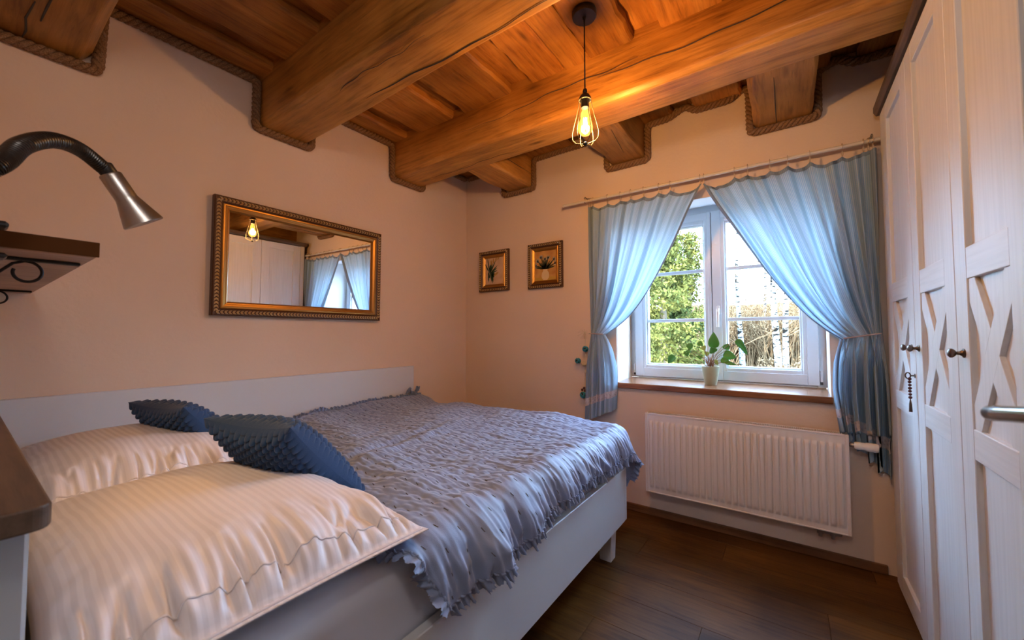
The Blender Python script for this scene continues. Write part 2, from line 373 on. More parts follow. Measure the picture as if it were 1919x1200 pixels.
# ------------------------------------------------------------------ floor of single planks
fl = thing('floor', None, None, (0, 0, 0), kind='structure')
Mesh().box(LX-.2, RX+.15, -2.3, WY+.05, -.10, -.010).build('floor_base', M_['soil'], fl)
pw = .188; row = 0; y = BY-.28
PL = []
while y < WY+.01:
    x = LX - .1 - [0, .78, .41, 1.07][row % 4]*1.0
    while x < RX+.1:
        x1 = min(x+1.27, RX+.14); x0 = max(x, LX-.1)
        if x1 > x0+.02: PL.append((x0, x1, y, min(y+pw, WY+.04)))
        x += 1.27
    y += pw; row += 1
for (a, b, c, d) in PL:
    g = .0005
    Mesh().cbox(a+g, b-g, c+g, d-g, -.0098, 0, .0007).build('plank', M_['plank'], fl)
Mesh().box(-1.4, 1.3, -2.2, BY-.29, -.0098, 0).build('hallway_floor', M_['plank'], fl)
# skirting
sk = Mesh().cbox(LX, .36, WY-.014, WY, 0, .045, .003); struct('baseboard_window', sk, M_['skirt'])
struct('baseboard_left', Mesh().cbox(LX, LX+.014, 2.10, WY-.014, 0, .045, .003), M_['skirt'])
# ------------------------------------------------------------------ ceiling of lapped boards
ce = thing('ceiling', None, None, (0, 0, 0), kind='structure')
Mesh().box(LX-.1, RX+.1, BY-.1, WY+.1, 2.612, 2.70).build('ceiling_base', M_['board'], ce)
low = [(-2.50, -2.177), (-2.066, -1.73), (-1.638, -1.269), (-1.136, -.94), (-.935, -.796), (-.794, -.570), (-.448, -.19), (-.11, .20), (.31, .62), (.72, 1.05)]
def rough_board(x0, x1, y0, y1, z0, z1, seed, m, name='board'):
    """board along Y with wavy hewn edges and slightly uneven face"""
    r = random.Random(seed); n = 14; M = Mesh(); vs = []
    for i in range(n+1):
        y = y0+(y1-y0)*i/n; a = x0+r.uniform(-.006, .006); b = x1+r.uniform(-.006, .006); dz = r.uniform(-.002, .002); c = .012
        vs += [(a, y, z1), (a, y, z0+c+dz), (a+c, y, z0+dz), (b-c, y, z0+dz), (b, y, z0+c+dz), (b, y, z1)]
    fs = [(i*6+k, i*6+(k+1) % 6, (i+1)*6+(k+1) % 6, (i+1)*6+k) for i in range(n) for k in range(6)]
    fs += [tuple(range(6)), tuple(n*6+k for k in range(6))]
    M.add(vs, fs); return M.build(name, m, ce)
for i, (a, b) in enumerate(low):
    for j, (c, d) in enumerate(((BY-.05, 1.05), (1.052, 1.93), (1.932, WY+.02))):
        rough_board(a, b, c, d, CZ, CZ+.045, i*7+j, M_['board'])
for i in range(len(low)-1):
    a, b = low[i][1], low[i+1][0]
    if b-a > .01:
        for j, (c, d) in enumerate(((BY-.05, 1.05), (1.052, 1.93), (1.932, WY+.02))):
            rough_board(a-.04, b+.04, c, d, CZ+.046, CZ+.066, i*9+j+90, M_['board'], 'cover_board')
# ------------------------------------------------------------------ beams
def beam(y0, y1, z0, z1, name, label, seed, ch=(.035, .03), x0=LX-.12, x1=RX+.1):
    r = random.Random(seed); n = 46; M = Mesh(); vs = []
    ph = [r.uniform(0, 6) for _ in range(8)]
    for i in range(n+1):
        t = i/n; x = x0+(x1-x0)*t; w_ = lambda k, a: a*math.sin(x*(1.3+k*.9)+ph[k])+a*.4*math.sin(x*(5+k)+ph[(k+3) % 8])
        c1 = max(.012, ch[0]*(1+.45*math.sin(x*1.1+ph[6]))); c2 = max(.010, ch[1]*(1+.5*math.sin(x*1.4+ph[7])))
        a = y0+w_(0, .004); b = y1+w_(1, .005); zz = z0+w_(2, .004)
        vs += [(x, a, z1), (x, a, zz+c1), (x, a+c1*.8, zz), (x, (a+b)/2, zz-.003), (x, b-c2*.8, zz), (x, b, zz+c2), (x, b, z1)]
    k = 7; fs = [(i*k+j, i*k+(j+1) % k, (i+1)*k+(j+1) % k, (i+1)*k+j) for i in range(n) for j in range(k)]
    fs += [tuple(range(k)), tuple(n*k+j for j in range(k))]
    M.add(vs, fs); o = M.build(name, M_['beam'], None, bevel=.006); return tag(o, label, 'beam', None)
b0 = beam(.03, .30, 2.262, 2.60, 'ceiling_beam', 'cracked wooden ceiling beam cut off by the top left corner of the picture', 3)
b1 = beam(.922, 1.19, 2.285, 2.60, 'ceiling_beam', 'middle thick brown ceiling beam meeting the left wall above the gold-framed mirror', 5)
b2 = beam(1.812, 2.066, 2.30, 2.60, 'ceiling_beam', 'thick knotty ceiling beam behind the pendant lamp, nearest to the window', 8)
# long drying cracks, the shade in them drawn as thin dark tubes
def crack(parent, pts, wd=.0022):
    M = Mesh(); P = [Vector(p) for p in pts]
    n = len(P); M.tube(P, [wd*(.25+.75*math.sin(PI*(i+.5)/n)) for i in range(n)], 6); o = M.build('drying_crack', M_['gasket'], parent); return o
def crack_line(parent, x0, x1, fn, seed, n=30, wd=.0022):
    r = random.Random(seed); ph = r.uniform(0, 6)
    crack(parent, [fn(x0+(x1-x0)*i/n, .008*math.sin(i*.35+ph)+.004*math.sin(i*1.1+ph)) for i in range(n+1)], wd)
crack_line(b1, -2.1, -.5, lambda x, d: (x, 1.12+d+.02*(x+1.3), 2.2845), 1)
crack_line(b1, -1.9, -1.1, lambda x, d: (x, .992+d, 2.2830), 2, wd=.0015)
crack_line(b2, -1.7, -.55, lambda x, d: (x, 1.8108, 2.44+d+.03*(x+1.1)), 3)
crack_line(b2, -.75, .6, lambda x, d: (x, 1.8108, 2.415+d+.012*(x+1.1)), 4)
crack_line(b2, -2.2, -1.3, lambda x, d: (x, 1.985+d, 2.2985), 5, wd=.0013)
crack(b0, [(-2.30, .115, 2.259), (-2.24, .120, 2.259), (-2.15, .113, 2.259), (-2.02, .124, 2.259)], .0035)
crack(b0, [(-2.13, .145, 2.259), (-2.02, .150, 2.259), (-1.9, .158, 2.259)], .0035)
# joist ends between the last beam and the window wall
for (x0, x1, lab, sd) in ((-1.885, -1.633, 'short joist end by the far left corner, between the last beam and the window wall', 1),
                      (-.995, -.752, 'short joist end right behind the lit pendant bulb', 2),
                      (-.137, .130, 'short joist end above the right curtain, pale with a vertical crack', 3),
                      (.745, 1.0, 'short joist end hidden above the wardrobe', 4)):
    M = Mesh(); r = random.Random(sd); vs = []; n = 8
    for i in range(n+1):
        y = 2.05+(WY+.02-2.05)*i/n; e = lambda: r.uniform(-.002, .002); c = .030+.01*math.sin(i+sd)
        vs += [(x0+e(), y, 2.58), (x0+e(), y, 2.318+c), (x0+c, y, 2.318+e()), (x1-c*.5, y, 2.318+e()), (x1+e(), y, 2.318+c*.5), (x1+e(), y, 2.58)]
    M.add(vs, [(i*6+k, i*6+(k+1) % 6, (i+1)*6+(k+1) % 6, (i+1)*6+k) for i in range(n) for k in range(6)]+[tuple(range(6)), tuple(n*6+k for k in range(6))])
    o = M.build('joist', M_['joist'], None, bevel=.004); tag(o, lab, 'joist')
    if sd == 3: crack(o, [(-.03, WY-.5+.1*i, 2.3165) for i in range(6)], .0022)
    if sd == 2: crack(o, [(-.80-.01*i, 2.12+.08*i, 2.3165) for i in range(5)], .0018)
    if sd == 1: crack(o, [(-1.632, 2.15+.08*i, 2.42) for i in range(6)], .0025)
# ------------------------------------------------------------------ ropes
def rope(name, label, pts, r=.0104, rad=.0118, pitch=.075):
    P = [np.array(p, float) for p in pts]; out = []
    for i in range(len(P)-1):       # resample, with rounded corners from smoothing
        L = np.linalg.norm(P[i+1]-P[i]); n = max(2, int(L/.006))
        out += [P[i]+(P[i+1]-P[i])*k/n for k in range(n)]
    out.append(P[-1]); A = np.array(out)
    for _ in range(14): A[1:-1] = .25*A[:-2]+.5*A[1:-1]+.25*A[2:]
    T = np.gradient(A, axis=0); T /= np.linalg.norm(T, axis=1)[:, None]
    s = np.r_[0, np.cumsum(np.linalg.norm(np.diff(A, axis=0), axis=1))]
    root = thing(name, label, 'rope', tuple(A[0]))
    ref = np.array((1., 0, 0)) if 'left' in label else np.array((0, -1., 0))
    for k in range(3):
        U = ref[None, :]-T*(T@ref)[:, None]; U /= np.linalg.norm(U, axis=1)[:, None]; V = np.cross(T, U)
        a = -2*PI*s/pitch+k*2*PI/3
        Q = A+(U*np.cos(a)[:, None]+V*np.sin(a)[:, None])*rad
        Mesh().tube([tuple(q) for q in Q], r, 7).build('strand', M_['rope'], root, smooth=True, fixn=False)
    return root
xl = LX+.020
rope('rope', 'twisted rope trimming the top of the left wall and round the beams',
     [(xl, BY+.01, 2.243), (xl, .312, 2.243), (xl, .322, 2.525), (xl, .905, 2.525), (xl, .902, 2.268), (xl, 1.205, 2.268), (xl, 1.212, 2.525), (xl, 1.79, 2.527), (xl, 1.793, 2.282), (xl, 2.085, 2.284), (xl, 2.09, 2.527), (xl, WY-.03, 2.527)])
yw = WY-.020
rope('rope', 'twisted rope trimming the top of the window wall and round the joist ends',
     [(LX+.05, yw, 2.527), (-1.905, yw, 2.527), (-1.905, yw, 2.300), (-1.613, yw, 2.300), (-1.613, yw, 2.527), (-1.30, yw, 2.532), (-1.015, yw, 2.527), (-1.013, yw, 2.300),
      (-.732, yw, 2.300), (-.732, yw, 2.527), (-.60, yw, 2.53), (-.50, yw, 2.575), (-.44, yw, 2.53), (-.25, yw, 2.53), (-.20, yw, 2.575), (-.157, yw, 2.56), (-.155, yw, 2.300), (.150, yw, 2.300), (.152, yw, 2.54), (.24, yw, 2.575), (.30, yw, 2.53), (.60, yw, 2.53), (.95, yw, 2.53)])

# ------------------------------------------------------------------ window
wd = thing('window_1', None, None, (-.41, 3.0, .83), kind='structure')
YF = 3.0
fr = Mesh(); x0, x1, z0, z1 = -.9965, .1805, .829, 2.056
fr.cbox(x0, -.945, YF+.01, YF+.07, z0, z1); fr.cbox(.135, x1, YF+.01, YF+.07, z0, z1); fr.cbox(-.945, .135, YF+.01, YF+.07, z0, .86); fr.cbox(-.945, .135, YF+.01, YF+.07, 1.985, z1)
fr.build('window_frame', M_['upvc'], wd)
def sash(a, b, g0, g1, zb, zt, gzb, gzt, mid_right=False):
    s = Mesh(); y0 = YF-.012; y1 = YF+.055
    s.cbox(a, g0, y0, y1, zb, zt, .004); s.cbox(g1, b, y0, y1, zb, zt, .004); s.cbox(g0, g1, y0, y1, zb, gzb, .004); s.cbox(g0, g1, y0, y1, gzt, zt, .004)
    o = s.build('sash', M_['upvc'], wd)
    bd = Mesh(); y2 = YF+.006; t = .010    # glazing bead, stepped in
    bd.cbox(g0-.002, g0+t, y2, y1-.004, gzb, gzt, .003); bd.cbox(g1-t, g1+.002, y2, y1-.004, gzb, gzt, .003); bd.cbox(g0+t, g1-t, y2, y1-.004, gzb-.002, gzb+t, .003); bd.cbox(g0+t, g1-t, y2, y1-.004, gzt-t, gzt+.002, .003)
    bd.build('glazing_bead', M_['upvc'], o)
    rb = Mesh(); i = .022; y3 = y0-.006     # raised outer lip of the sash profile
    rb.cbox(a, g0-i, y3, y0+.002, zb, zt, .003); rb.cbox(g1+i, b, y3, y0+.002, zb, zt, .003); rb.cbox(g0-i, g1+i, y3, y0+.002, zb, gzb-i, .003); rb.cbox(g0-i, g1+i, y3, y0+.002, gzt+i, zt, .003)
    rb.build('sash_lip', M_['upvc'], o)
    for z in (1.2526, 1.598):
        Mesh().cbox(g0+.008, g1-.008, YF+.012, YF+.040, z-.0115, z+.0115, .003).build('muntin', M_['upvc'], o)
    zs = [gzb+.008, 1.241, 1.264, 1.5865, 1.6095, gzt-.008]
    for k in range(3):
        Mesh().box(g0+.008, g1-.008, YF+.024, YF+.027, zs[2*k], zs[2*k+1]).build('glass_pane', M_['pane'], o)
    return o
sash(-.956, -.428, -.874, -.472, .841, 1.998, .928, 1.923)
sr = sash(-.4235, .1436, -.345, .064, .841, 1.998, .928, 1.923)
Mesh().box(-.428, -.4235, YF-.004, YF+.06, .845, 1.995).build('rubber_seal', M_['gasket'], wd)
h = Mesh(); h.cbox(-.398, -.378, YF-.026, YF-.018, 1.285, 1.345, .003); h.tube([(-.388, YF-.02, 1.32), (-.388, YF-.055, 1.32), (-.388, YF-.06, 1.30), (-.388, YF-.058, 1.20)], [.008, .008, .009, .008], 10)
h.build('window_handle', M_['white_pl'], sr, smooth='auto')
for hx in (-.963, .1525):
    for hz in (.845, 1.90):
        hh = Mesh().cbox(hx-.006, hx+.006, YF-.020, YF+.010, hz+.02, hz+.085, .002); hh.build('hinge_cover', M_['upvc'], wd)
        Mesh().box(hx-.006, hx+.006, YF-.020, YF+.008, hz+.004, hz+.0195).build('hinge_pin', M_['gasket'], wd)
# sill
si = Mesh().cbox(-.985, .176, 2.585, 3.01, .794, .829, .004); struct('trim_2', si, M_['sill'])

# ------------------------------------------------------------------ radiator
rd = thing('radiator', 'white ribbed panel radiator on the wall under the window', 'radiator', (-.26, 2.54, .176))
X0, X1, Z0, Z1 = -.750, .222, .176, .658
NF = 29; pit = (X1-X0-.036)/NF
xs = []; ys = []
prof = []
for k in range(NF):
    a = X0+.018+k*pit
    for t, d in ((.0, .001), (.14, .001), (.20, -.008), (.28, -.011), (.74, -.011), (.82, -.008), (.88, .003)): prof.append((a+t*pit, d))
prof = [(X0, 0)]+prof+[(X1, 0)]
ZR = [Z0+.004, Z0+.028, Z0+.034, Z0+.046, Z0+.052, Z1-.062, Z1-.056, Z1-.046, Z1-.040, Z1-.004]; amp = [0, 0, .15, .85, 1, 1, .85, .15, 0, 0]
P = np.zeros((len(prof), len(ZR), 3))
for i, (x, d) in enumerate(prof):
    for j, z in enumerate(ZR): P[i, j] = (x, 2.516+d*amp[j], z)
o = gridmesh('front_panel', P, M_['rad'], rd, smooth=False)
e = Mesh(); e.cbox(X0-.003, X0+.012, 2.512, 2.585, Z0, Z1+.004, .003); e.build('side_cover', M_['rad'], rd); e = Mesh(); e.cbox(X1-.012, X1+.003, 2.512, 2.585, Z0, Z1+.004, .003); e.build('side_cover', M_['rad'], rd)
e = Mesh(); e.cbox(X0+.012, X1-.012, 2.513, 2.524, Z1-.006, Z1+.004, .002); e.cbox(X0+.012, X1-.012, 2.577, 2.585, Z1-.006, Z1+.004, .002); e.cbox(X0+.012, X1-.012, 2.513, 2.524, Z0, Z0+.008, .002)
e.build('rim', M_['rad'], rd)
e = Mesh(); n = 118
for k in range(n+1):
    a = X0+.014+(X1-X0-.028)*k/n; e.box(a-.0016, a+.0016, 2.523, 2.578, Z1-.003, Z1+.003)
g = e.build('top_grille', M_['rad'], rd); g['kind'] = 'stuff'
Mesh().box(X0+.012, X1-.012, 2.530, 2.582, Z0+.01, Z1-.02).build('convector_core', M_['raddark'], rd)
e = Mesh(); e.lathe([(.006, 0), (.010, .004), (.012, .018), (.012, .022)], (X1+.003, 2.532, .612), (1, 0, 0), 16); e.build('valve_body', M_['pipe'], rd, smooth='auto')
e = Mesh(); e.lathe([(.013, .0), (.017, .004), (.019, .02), (.0175, .024), (.0175, .040), (.0205, .048), (.021, .078), (.0185, .088), (.0, .089)], (X1+.022, 2.532, .612), (1, 0, -.03), 20); e.build('thermostat_head', M_['white_pl'], rd, smooth='auto')
for xx in (.105, .155):
    e = Mesh(); e.lathe([(.010, 0), (.010, .014), (.014, .016), (.014, .03), (.009, .032), (.009, .045)], (xx, 2.55, Z0+.002), (0, 0, -1), 12); e.lathe([(.008, 0), (.008, .035), (.011, .036), (.011, .045)], (xx, 2.55, Z0-.03), (0, 1, 0), 12)
    e.build('valve', M_['pipe'], rd, smooth='auto')
e = Mesh().cbox(.095, .190, 2.538, 2.562, Z0-.022, Z0-.004, .003); e.build('connection_block', M_['pipe'], rd)
for xx in (-.6, .08): Mesh().cbox(xx, xx+.03, 2.584, WY, Z0+.08, Z1-.08, .003).build('wall_bracket', M_['rad'], rd)

# ------------------------------------------------------------------ curtain rod, rings, curtains
RZ, RY = 2.093, 2.548
rod = thing('curtain_rod', 'thin white curtain rod on brackets above the window', 'curtain rod', (-.5, RY, RZ))
Mesh().lathe([(.0105, 0), (.0115, .003), (.0115, .012), (.0095, .014), (.0095, 1.70), (.0095, 1.715)], (-1.335, RY, RZ), (1, 0, 0), 14).build('rod', mat('cream_rod', (.66, .58, .48), .4), rod, smooth='auto')
for bx in (-1.16, .352):
    b_ = Mesh(); b_.tube([(bx, WY, RZ+.028), (bx, RY, RZ+.030), (bx, RY-.010, RZ+.018)], .004, 8); b_.lathe([(.013, 0), (.013, .004), (.004, .006)], (bx, WY, RZ+.028), (0, -1, 0), 14)
    b_.tube([(bx, RY+.012*math.cos(t), RZ+.012*math.sin(t)) for t in np.linspace(-2.6, 1.6, 12)], .003, 6)
    b_.build('bracket', M_['pipe'], rod, smooth=True)
MR = mat('ring_metal', (.55, .42, .30), .35, .7)
# x,z points at y ~ 2.545 read along the inner and outer edges
def interp(pts, v):
    p = np.array(pts, float); s = np.linspace(0, 1, len(p)) if p.shape[1] == 2 else None
    d = np.r_[0, np.cumsum(np.linalg.norm(np.diff(p, axis=0), axis=1))]; d /= d[-1]
    return np.stack([np.interp(v, d, p[:, k]) for k in range(2)], -1)
def smoothpts(pts, n=60):
    p = np.array(pts, float); d = np.r_[0, np.cumsum(np.linalg.norm(np.diff(p, axis=0), axis=1))]; d /= d[-1]
    q = np.stack([np.interp(np.linspace(0, 1, n), d, p[:, k]) for k in range(2)], -1)
    for _ in range(20): q[1:-1] = .25*q[:-2]+.5*q[1:-1]+.25*q[2:]
    return q
def curtain(name, label, rings, outer_t, inner_t, outer_b, inner_b, folds, side, tie_r, group):
    nu, n1, n2 = 420, 90, 70
    u = np.linspace(0, 1, nu)[:, None]
    ph = RNG.uniform(0, 6.28, 5)
    uw = u+.025*np.sin(2*PI*u*1.3+ph[0])+.012*np.sin(2*PI*u*3.1+ph[1])
    rows = []
    v = np.linspace(0, 1, n1)[None, :]
    A = interp(smoothpts(outer_t), v[0]); B = interp(smoothpts(inner_t), v[0])
    xr = np.array(sorted(rings)) if side > 0 else np.array(sorted(rings))
    xtop = A[0, 0]+(B[0, 0]-A[0, 0])*u[:, 0]
    k = np.clip(np.searchsorted(xr, xtop)-1, 0, len(xr)-2); t = (xtop-xr[k])/(xr[k+1]-xr[k]); t = np.clip(t, 0, 1)
    sag = np.minimum(.034, (xr[k+1]-xr[k])*.22)*4*t*(1-t)
    wtop = A[None, :, :]*(1-u[:, :, None])+B[None, :, :]*u[:, :, None]      # nu, n1, 2
    # let the cloth between the edges hang with slightly convex fall lines
    fo = (pnoise(uw*folds*1.6+ph[0]+0*v, v*.9+0*u, side+5)*1.3+.35*np.sin(2*PI*folds*uw+ph[2])); fo2 = np.sin(2*PI*folds*2.1*uw+ph[3])*.22
    env = .017+.018*v**1.2*(1-v**6)+0*u
    Y = RY+.006 + env*(fo+fo2)
    X = wtop[:, :, 0] + .010*v*np.cos(2*PI*folds*uw+ph[2])
    Z = wtop[:, :, 1]-(sag[:, None])*(1-v)**10
    Z = Z - .03*np.sin(PI*v)*u*(1-u)*4
    Y = Y*(1-v**8)+(RY+.004+env*.55*(fo+fo2)-.012*np.sin(PI*u))*v**8
    v2 = np.linspace(0, 1, n2)[None, 1:] if False else np.linspace(0, 1, n2)[None, :][:, 1:]
    A2 = interp(smoothpts(outer_b), v2[0]); B2 = interp(smoothpts(inner_b), v2[0])
    W2 = A2[None]*(1-u[:, :, None])+B2[None]*u[:, :, None]
    e2 = .012+.020*np.minimum(1, v2*2.2)
    fb = np.sin(2*PI*(folds*.62)*uw+ph[2]+.6*v2)+.4*np.sin(2*PI*folds*1.7*uw+ph[4])
    bl = np.minimum(1, v2*4)
    Y2 = RY+.004+e2*(bl*fb+(1-bl)*.55*(fo[:, -1:]+fo2))-.012*np.sin(PI*u)*(1-v2)**2
    X2 = W2[:, :, 0]+.010*(1-bl)*np.cos(2*PI*folds*uw+ph[2])+bl*.017*np.cos(2*PI*(folds*.62)*uw+ph[2]+.6*v2)
    Z2 = W2[:, :, 1]+.012*v2*np.sin(2*PI*(folds*.62)*uw+ph[2]+1)*.6
    P = np.concatenate([np.stack([X, Y, Z], -1), np.stack([X2, Y2, Z2], -1)], 1)
    P[:, :, 1] = np.clip(P[:, :, 1], 2.500, WY-.008)
    lowm = (P[:, :, 2] < .67) & (P[:, :, 0] > .15); P[:, :, 1] = np.where(lowm, np.maximum(P[:, :, 1], 2.560), P[:, :, 1])
    L = np.linspace(0, 1.55, P.shape[1])
    uv = np.stack(np.broadcast_arrays(u*1.25, L[None, :]), -1)
    root = thing(name, label, 'curtain', (float(P[0, 0, 0]), RY, float(P[:, -1, 2].min())), group)
    gridmesh('cloth', P, M_['curtain'], root, uv)
    def strip(nm, Q, q, m, off=-.0022):
        Q = Q.copy(); Q[:, :, 1] += off; gridmesh(nm, Q, m, root, q)
    strip('heading_tape', P[:, 0:3], uv[:, 0:3], M_['curtainhem']); 
    strip('heading_tape_back', P[:, 0:3], uv[:, 0:3], M_['curtainhem'], .0022)
    hw = 14
    strip('side_hem', P[-hw:], uv[-hw:], M_['curtainhem'], -.002); strip('side_hem', P[:hw], uv[:hw], M_['curtainhem'], -.002)
    nr = P.shape[1]; strip('lace_band', P[:, nr-19:nr-12], uv[:, nr-19:nr-12], M_['lace'], -.003)
    # tieback
    tp = P[:, n1-1]; a, b = tp[0], tp[-1]
    M = Mesh(); path = []
    for t in np.linspace(0, 1, 16): path.append((a[0]+(b[0]-a[0])*t, min(2.520, RY-.030-.006*math.sin(PI*t)), a[2]+(b[2]-a[2])*t+.004))
    M.tube(path, tie_r, 8); tb_ = mat('tieback_cord', (.42, .33, .33), .8); M.build('tieback', tb_, root, smooth=True); M = Mesh(); path = [(p[0], WY-.010, p[2]+.004) for p in path]; M.tube(path, tie_r*.7, 6)
    M.build('tieback', tb_, root, smooth=True)
    for x in rings:
        M = Mesh(); M.tube([(x, RY+.0145*math.cos(t), RZ+.001+.0145*math.sin(t)) for t in np.linspace(0, 2*PI, 20)[:-1]], .0017, 6, closed=True)
        M.tube([(x, RY, RZ-.0145), (x, RY, RZ-.024)], .0016, 6); M.cbox(x-.004, x+.004, RY-.003, RY+.003, RZ-.044, RZ-.022, .001)
        M.build('curtain_ring', MR, root, smooth=False)
    return root
# reading a pixel as a point on the curtain plane was done beforehand; these are metres
LT_o = [(-1.138, 2.050), (-1.135, 1.60), (-1.118, 1.155)]
LT_i = [(-.405, 2.050), (-.468, 1.93), (-.545, 1.757), (-.672, 1.52), (-.795, 1.330), (-.900, 1.222), (-.985, 1.168), (-1.022, 1.150)]
LB_o = [(-1.118, 1.155), (-1.145, .95), (-1.168, .56)]
LB_i = [(-1.022, 1.150), (-.985, 1.08), (-.950, .94), (-.945, .80), (-.952, .660)]
ringsL = [-1.132, -1.118, -1.100, -.995, -.905, -.835, -.750, -.655, -.585, -.415]
curtain('curtain', 'left pale blue striped curtain tied back beside the two small paintings', ringsL, LT_o, LT_i, LB_o, LB_i, 6, -1, .0035, 'tied-back blue curtains')
RT_o = [(.366, 2.050), (.364, 1.6), (.360, 1.15)]
RT_i = [(-.400, 2.050), (-.362, 1.96), (-.288, 1.83), (-.190, 1.655), (-.082, 1.46), (.030, 1.292), (.120, 1.190), (.190, 1.135), (.208, 1.125)]
RB_o = [(.360, 1.15), (.366, .90), (.366, .468)]
RB_i = [(.208, 1.125), (.186, 1.03), (.176, .90), (.186, .78), (.200, .675)]
ringsR = [-.395, -.235, -.170, -.065, .015, .110, .240, .320, .338, .355]
curtain('curtain', 'wide right pale blue striped curtain tied back next to the wardrobe', ringsR, RT_o, RT_i, RB_o, RB_i, 8, 1, .0035, 'tied-back blue curtains')

# ------------------------------------------------------------------ hanging garland of rattan balls
ga = thing('ball_garland', 'string of teal and cream rattan balls hanging beside the left curtain', 'decoration', (-1.185, 2.585, 1.17))
Mesh().tube([(-1.185, 2.588, 1.17), (-1.186, 2.586, 1.0), (-1.19, 2.586, .85), (-1.188, 2.586, .66)], .0022, 6).build('string', M_['cream'], ga)
def ball(c, r, m):
    M = Mesh(); M.sphere(c, r*.86, 14); rnd = random.Random(int(c[2]*1000))
    o = M.build('ball_core', M_['black'] if m is M_['teal'] else m, ga, smooth=True)
    W = Mesh()
    for k in range(7):
        ax = Vector((rnd.uniform(-1, 1), rnd.uniform(-1, 1), rnd.uniform(-1, 1))).normalized(); e1 = ax.orthogonal().normalized(); e2 = ax.cross(e1)
        W.tube([Vector(c)+(e1*math.cos(t)+e2*math.sin(t))*r*.93 for t in np.linspace(0, 2*PI, 18)[:-1]], r*.13, 5, closed=True)
    W.build('rattan_ball', m, ga, smooth=True)
for c, r, mm in (((-1.178, 2.572, 1.050), .021, 'teal'), ((-1.238, 2.575, .965), .021, 'teal'), ((-1.192, 2.575, .948), .020, 'cream'), ((-1.200, 2.575, .725), .023, 'teal'), ((-1.170, 2.575, .89), .017, 'cream')): ball(c, r, M_[mm])
M = Mesh()
for k in range(9):
    a = k*.7; M.tube([(-1.185, 2.575, 1.165), (-1.185+.022*math.cos(a), 2.565+.006*math.sin(a*2), 1.165+.022*math.sin(a)), (-1.195+.045*math.cos(a), 2.575, 1.155+.035*math.sin(a))], .0013, 5)
M.build('raffia_bow', M_['cream'], ga)
M = Mesh()
for c in ((-1.19, 2.572, .775), (-1.205, 2.572, .762), (-1.184, 2.572, .757)): M.sphere(c, .010, 8)
M.build('dried_berry', M_['tassel'], ga, smooth=True)

# ------------------------------------------------------------------ ornate frames
def ornate_frame(root, O, U, V, N, w, h, parts):
    """moulded frame: O lower left corner, U/V in-plane, N out of the wall; parts = profile rows (name, mat, [(inset, out)...])"""
    O, U, V, N = map(Vector, (O, U, V, N))
    for nm, mt, prof in parts:
        M = Mesh(); k = len(prof); vs = []
        for (cu, cv, su, sv) in ((0, 0, 1, 1), (w, 0, -1, 1), (w, h, -1, -1), (0, h, 1, -1)):
            for a, b in prof: vs.append(O+U*(cu+su*a)+V*(cv+sv*a)+N*b)
        fs = [(i*k+j, i*k+j+1, ((i+1) % 4)*k+j+1, ((i+1) % 4)*k+j) for i in range(4) for j in range(k-1)]
        M.add(vs, fs); M.build(nm, mt, root)
def carving(root, O, U, V, N, w, h, inset, out, step, size):
    O, U, V, N = map(Vector, (O, U, V, N)); M = Mesh(); i_ = 0
    def one(c, d, n_, sgn):
        # a small curled leaf: pointed ridge
        L = size*1.25; W = size*.62; dd = (d+n_*.55*sgn).normalized(); pp = N.cross(dd).normalized()
        a = c-dd*L*.5; b = c+dd*L*.5
        M.add([a, c-dd*L*.1+pp*W*.5, b, c-dd*L*.1-pp*W*.5, c+N*size*.5], [(0, 1, 4), (1, 2, 4), (2, 3, 4), (3, 0, 4)])
    for (p, q, n_) in (((inset, inset), (w-inset, inset), V), ((w-inset, inset), (w-inset, h-inset), -U), ((w-inset, h-inset), (inset, h-inset), -V), ((inset, h-inset), (inset, inset), U)):
        A = O+U*p[0]+V*p[1]+N*out; B = O+U*q[0]+V*q[1]+N*out; L = (B-A).length; d = (B-A).normalized(); n = int(L/step)
        for k in range(n):
            c = A+d*(k+.5)*L/n
            one(c+n_*size*.30, d, n_, 1); one(c-n_*size*.30, d, n_, -1)
    o = M.build('leaf_carving', M_['leafgilt'], root); o['kind'] = 'stuff'; return o
# mirror on the left wall (leans slightly forward)
mr = thing('wall_mirror', 'wide mirror in an ornate dark and gold frame on the left wall', 'mirror', (LX, 1.206, 1.25))
tl = .012; U = (0, 1, 0); V = (math.sin(tl), 0, math.cos(tl)); N = (math.cos(tl), 0, -math.sin(tl)); O = (LX+.003, .722, 1.250); w_, h_ = .968, .600
ornate_frame(mr, O, U, V, N, w_, h_, [('outer_moulding', M_['frame_dark'], [(0, 0), (0, .030), (.004, .034), (.030, .036), (.036, .031)]),
    ('gold_moulding', M_['gold'], [(.036, .031), (.040, .034), (.046, .034), (.048, .030), (.058, .027), (.060, .029), (.064, .028), (.072, .014)])])
carving(mr, O, U, V, N, w_, h_, .018, .036, .0175, .017)
Oo, Uu, Vv, Nn = map(Vector, (O, U, V, N)); M = Mesh()
M.add([Oo+Uu*a+Vv*b+Nn*.014 for a, b in ((.068, .068), (w_-.068, .068), (w_-.068, h_-.068), (.068, h_-.068))], [(0, 1, 2, 3)]); M.build('mirror_glass', M_['mirror'], mr, fixn=False)
M = Mesh(); M.add([Oo+Uu*a+Vv*b+Nn*c for c in (.001, .010) for a, b in ((.01, .01), (w_-.01, .01), (w_-.01, h_-.01), (.01, h_-.01))], [(0, 1, 2, 3), (4, 5, 6, 7), (0, 1, 5, 4), (1, 2, 6, 5), (2, 3, 7, 6), (3, 0, 4, 7)]); M.build('backing', M_['frame_dark'], mr)
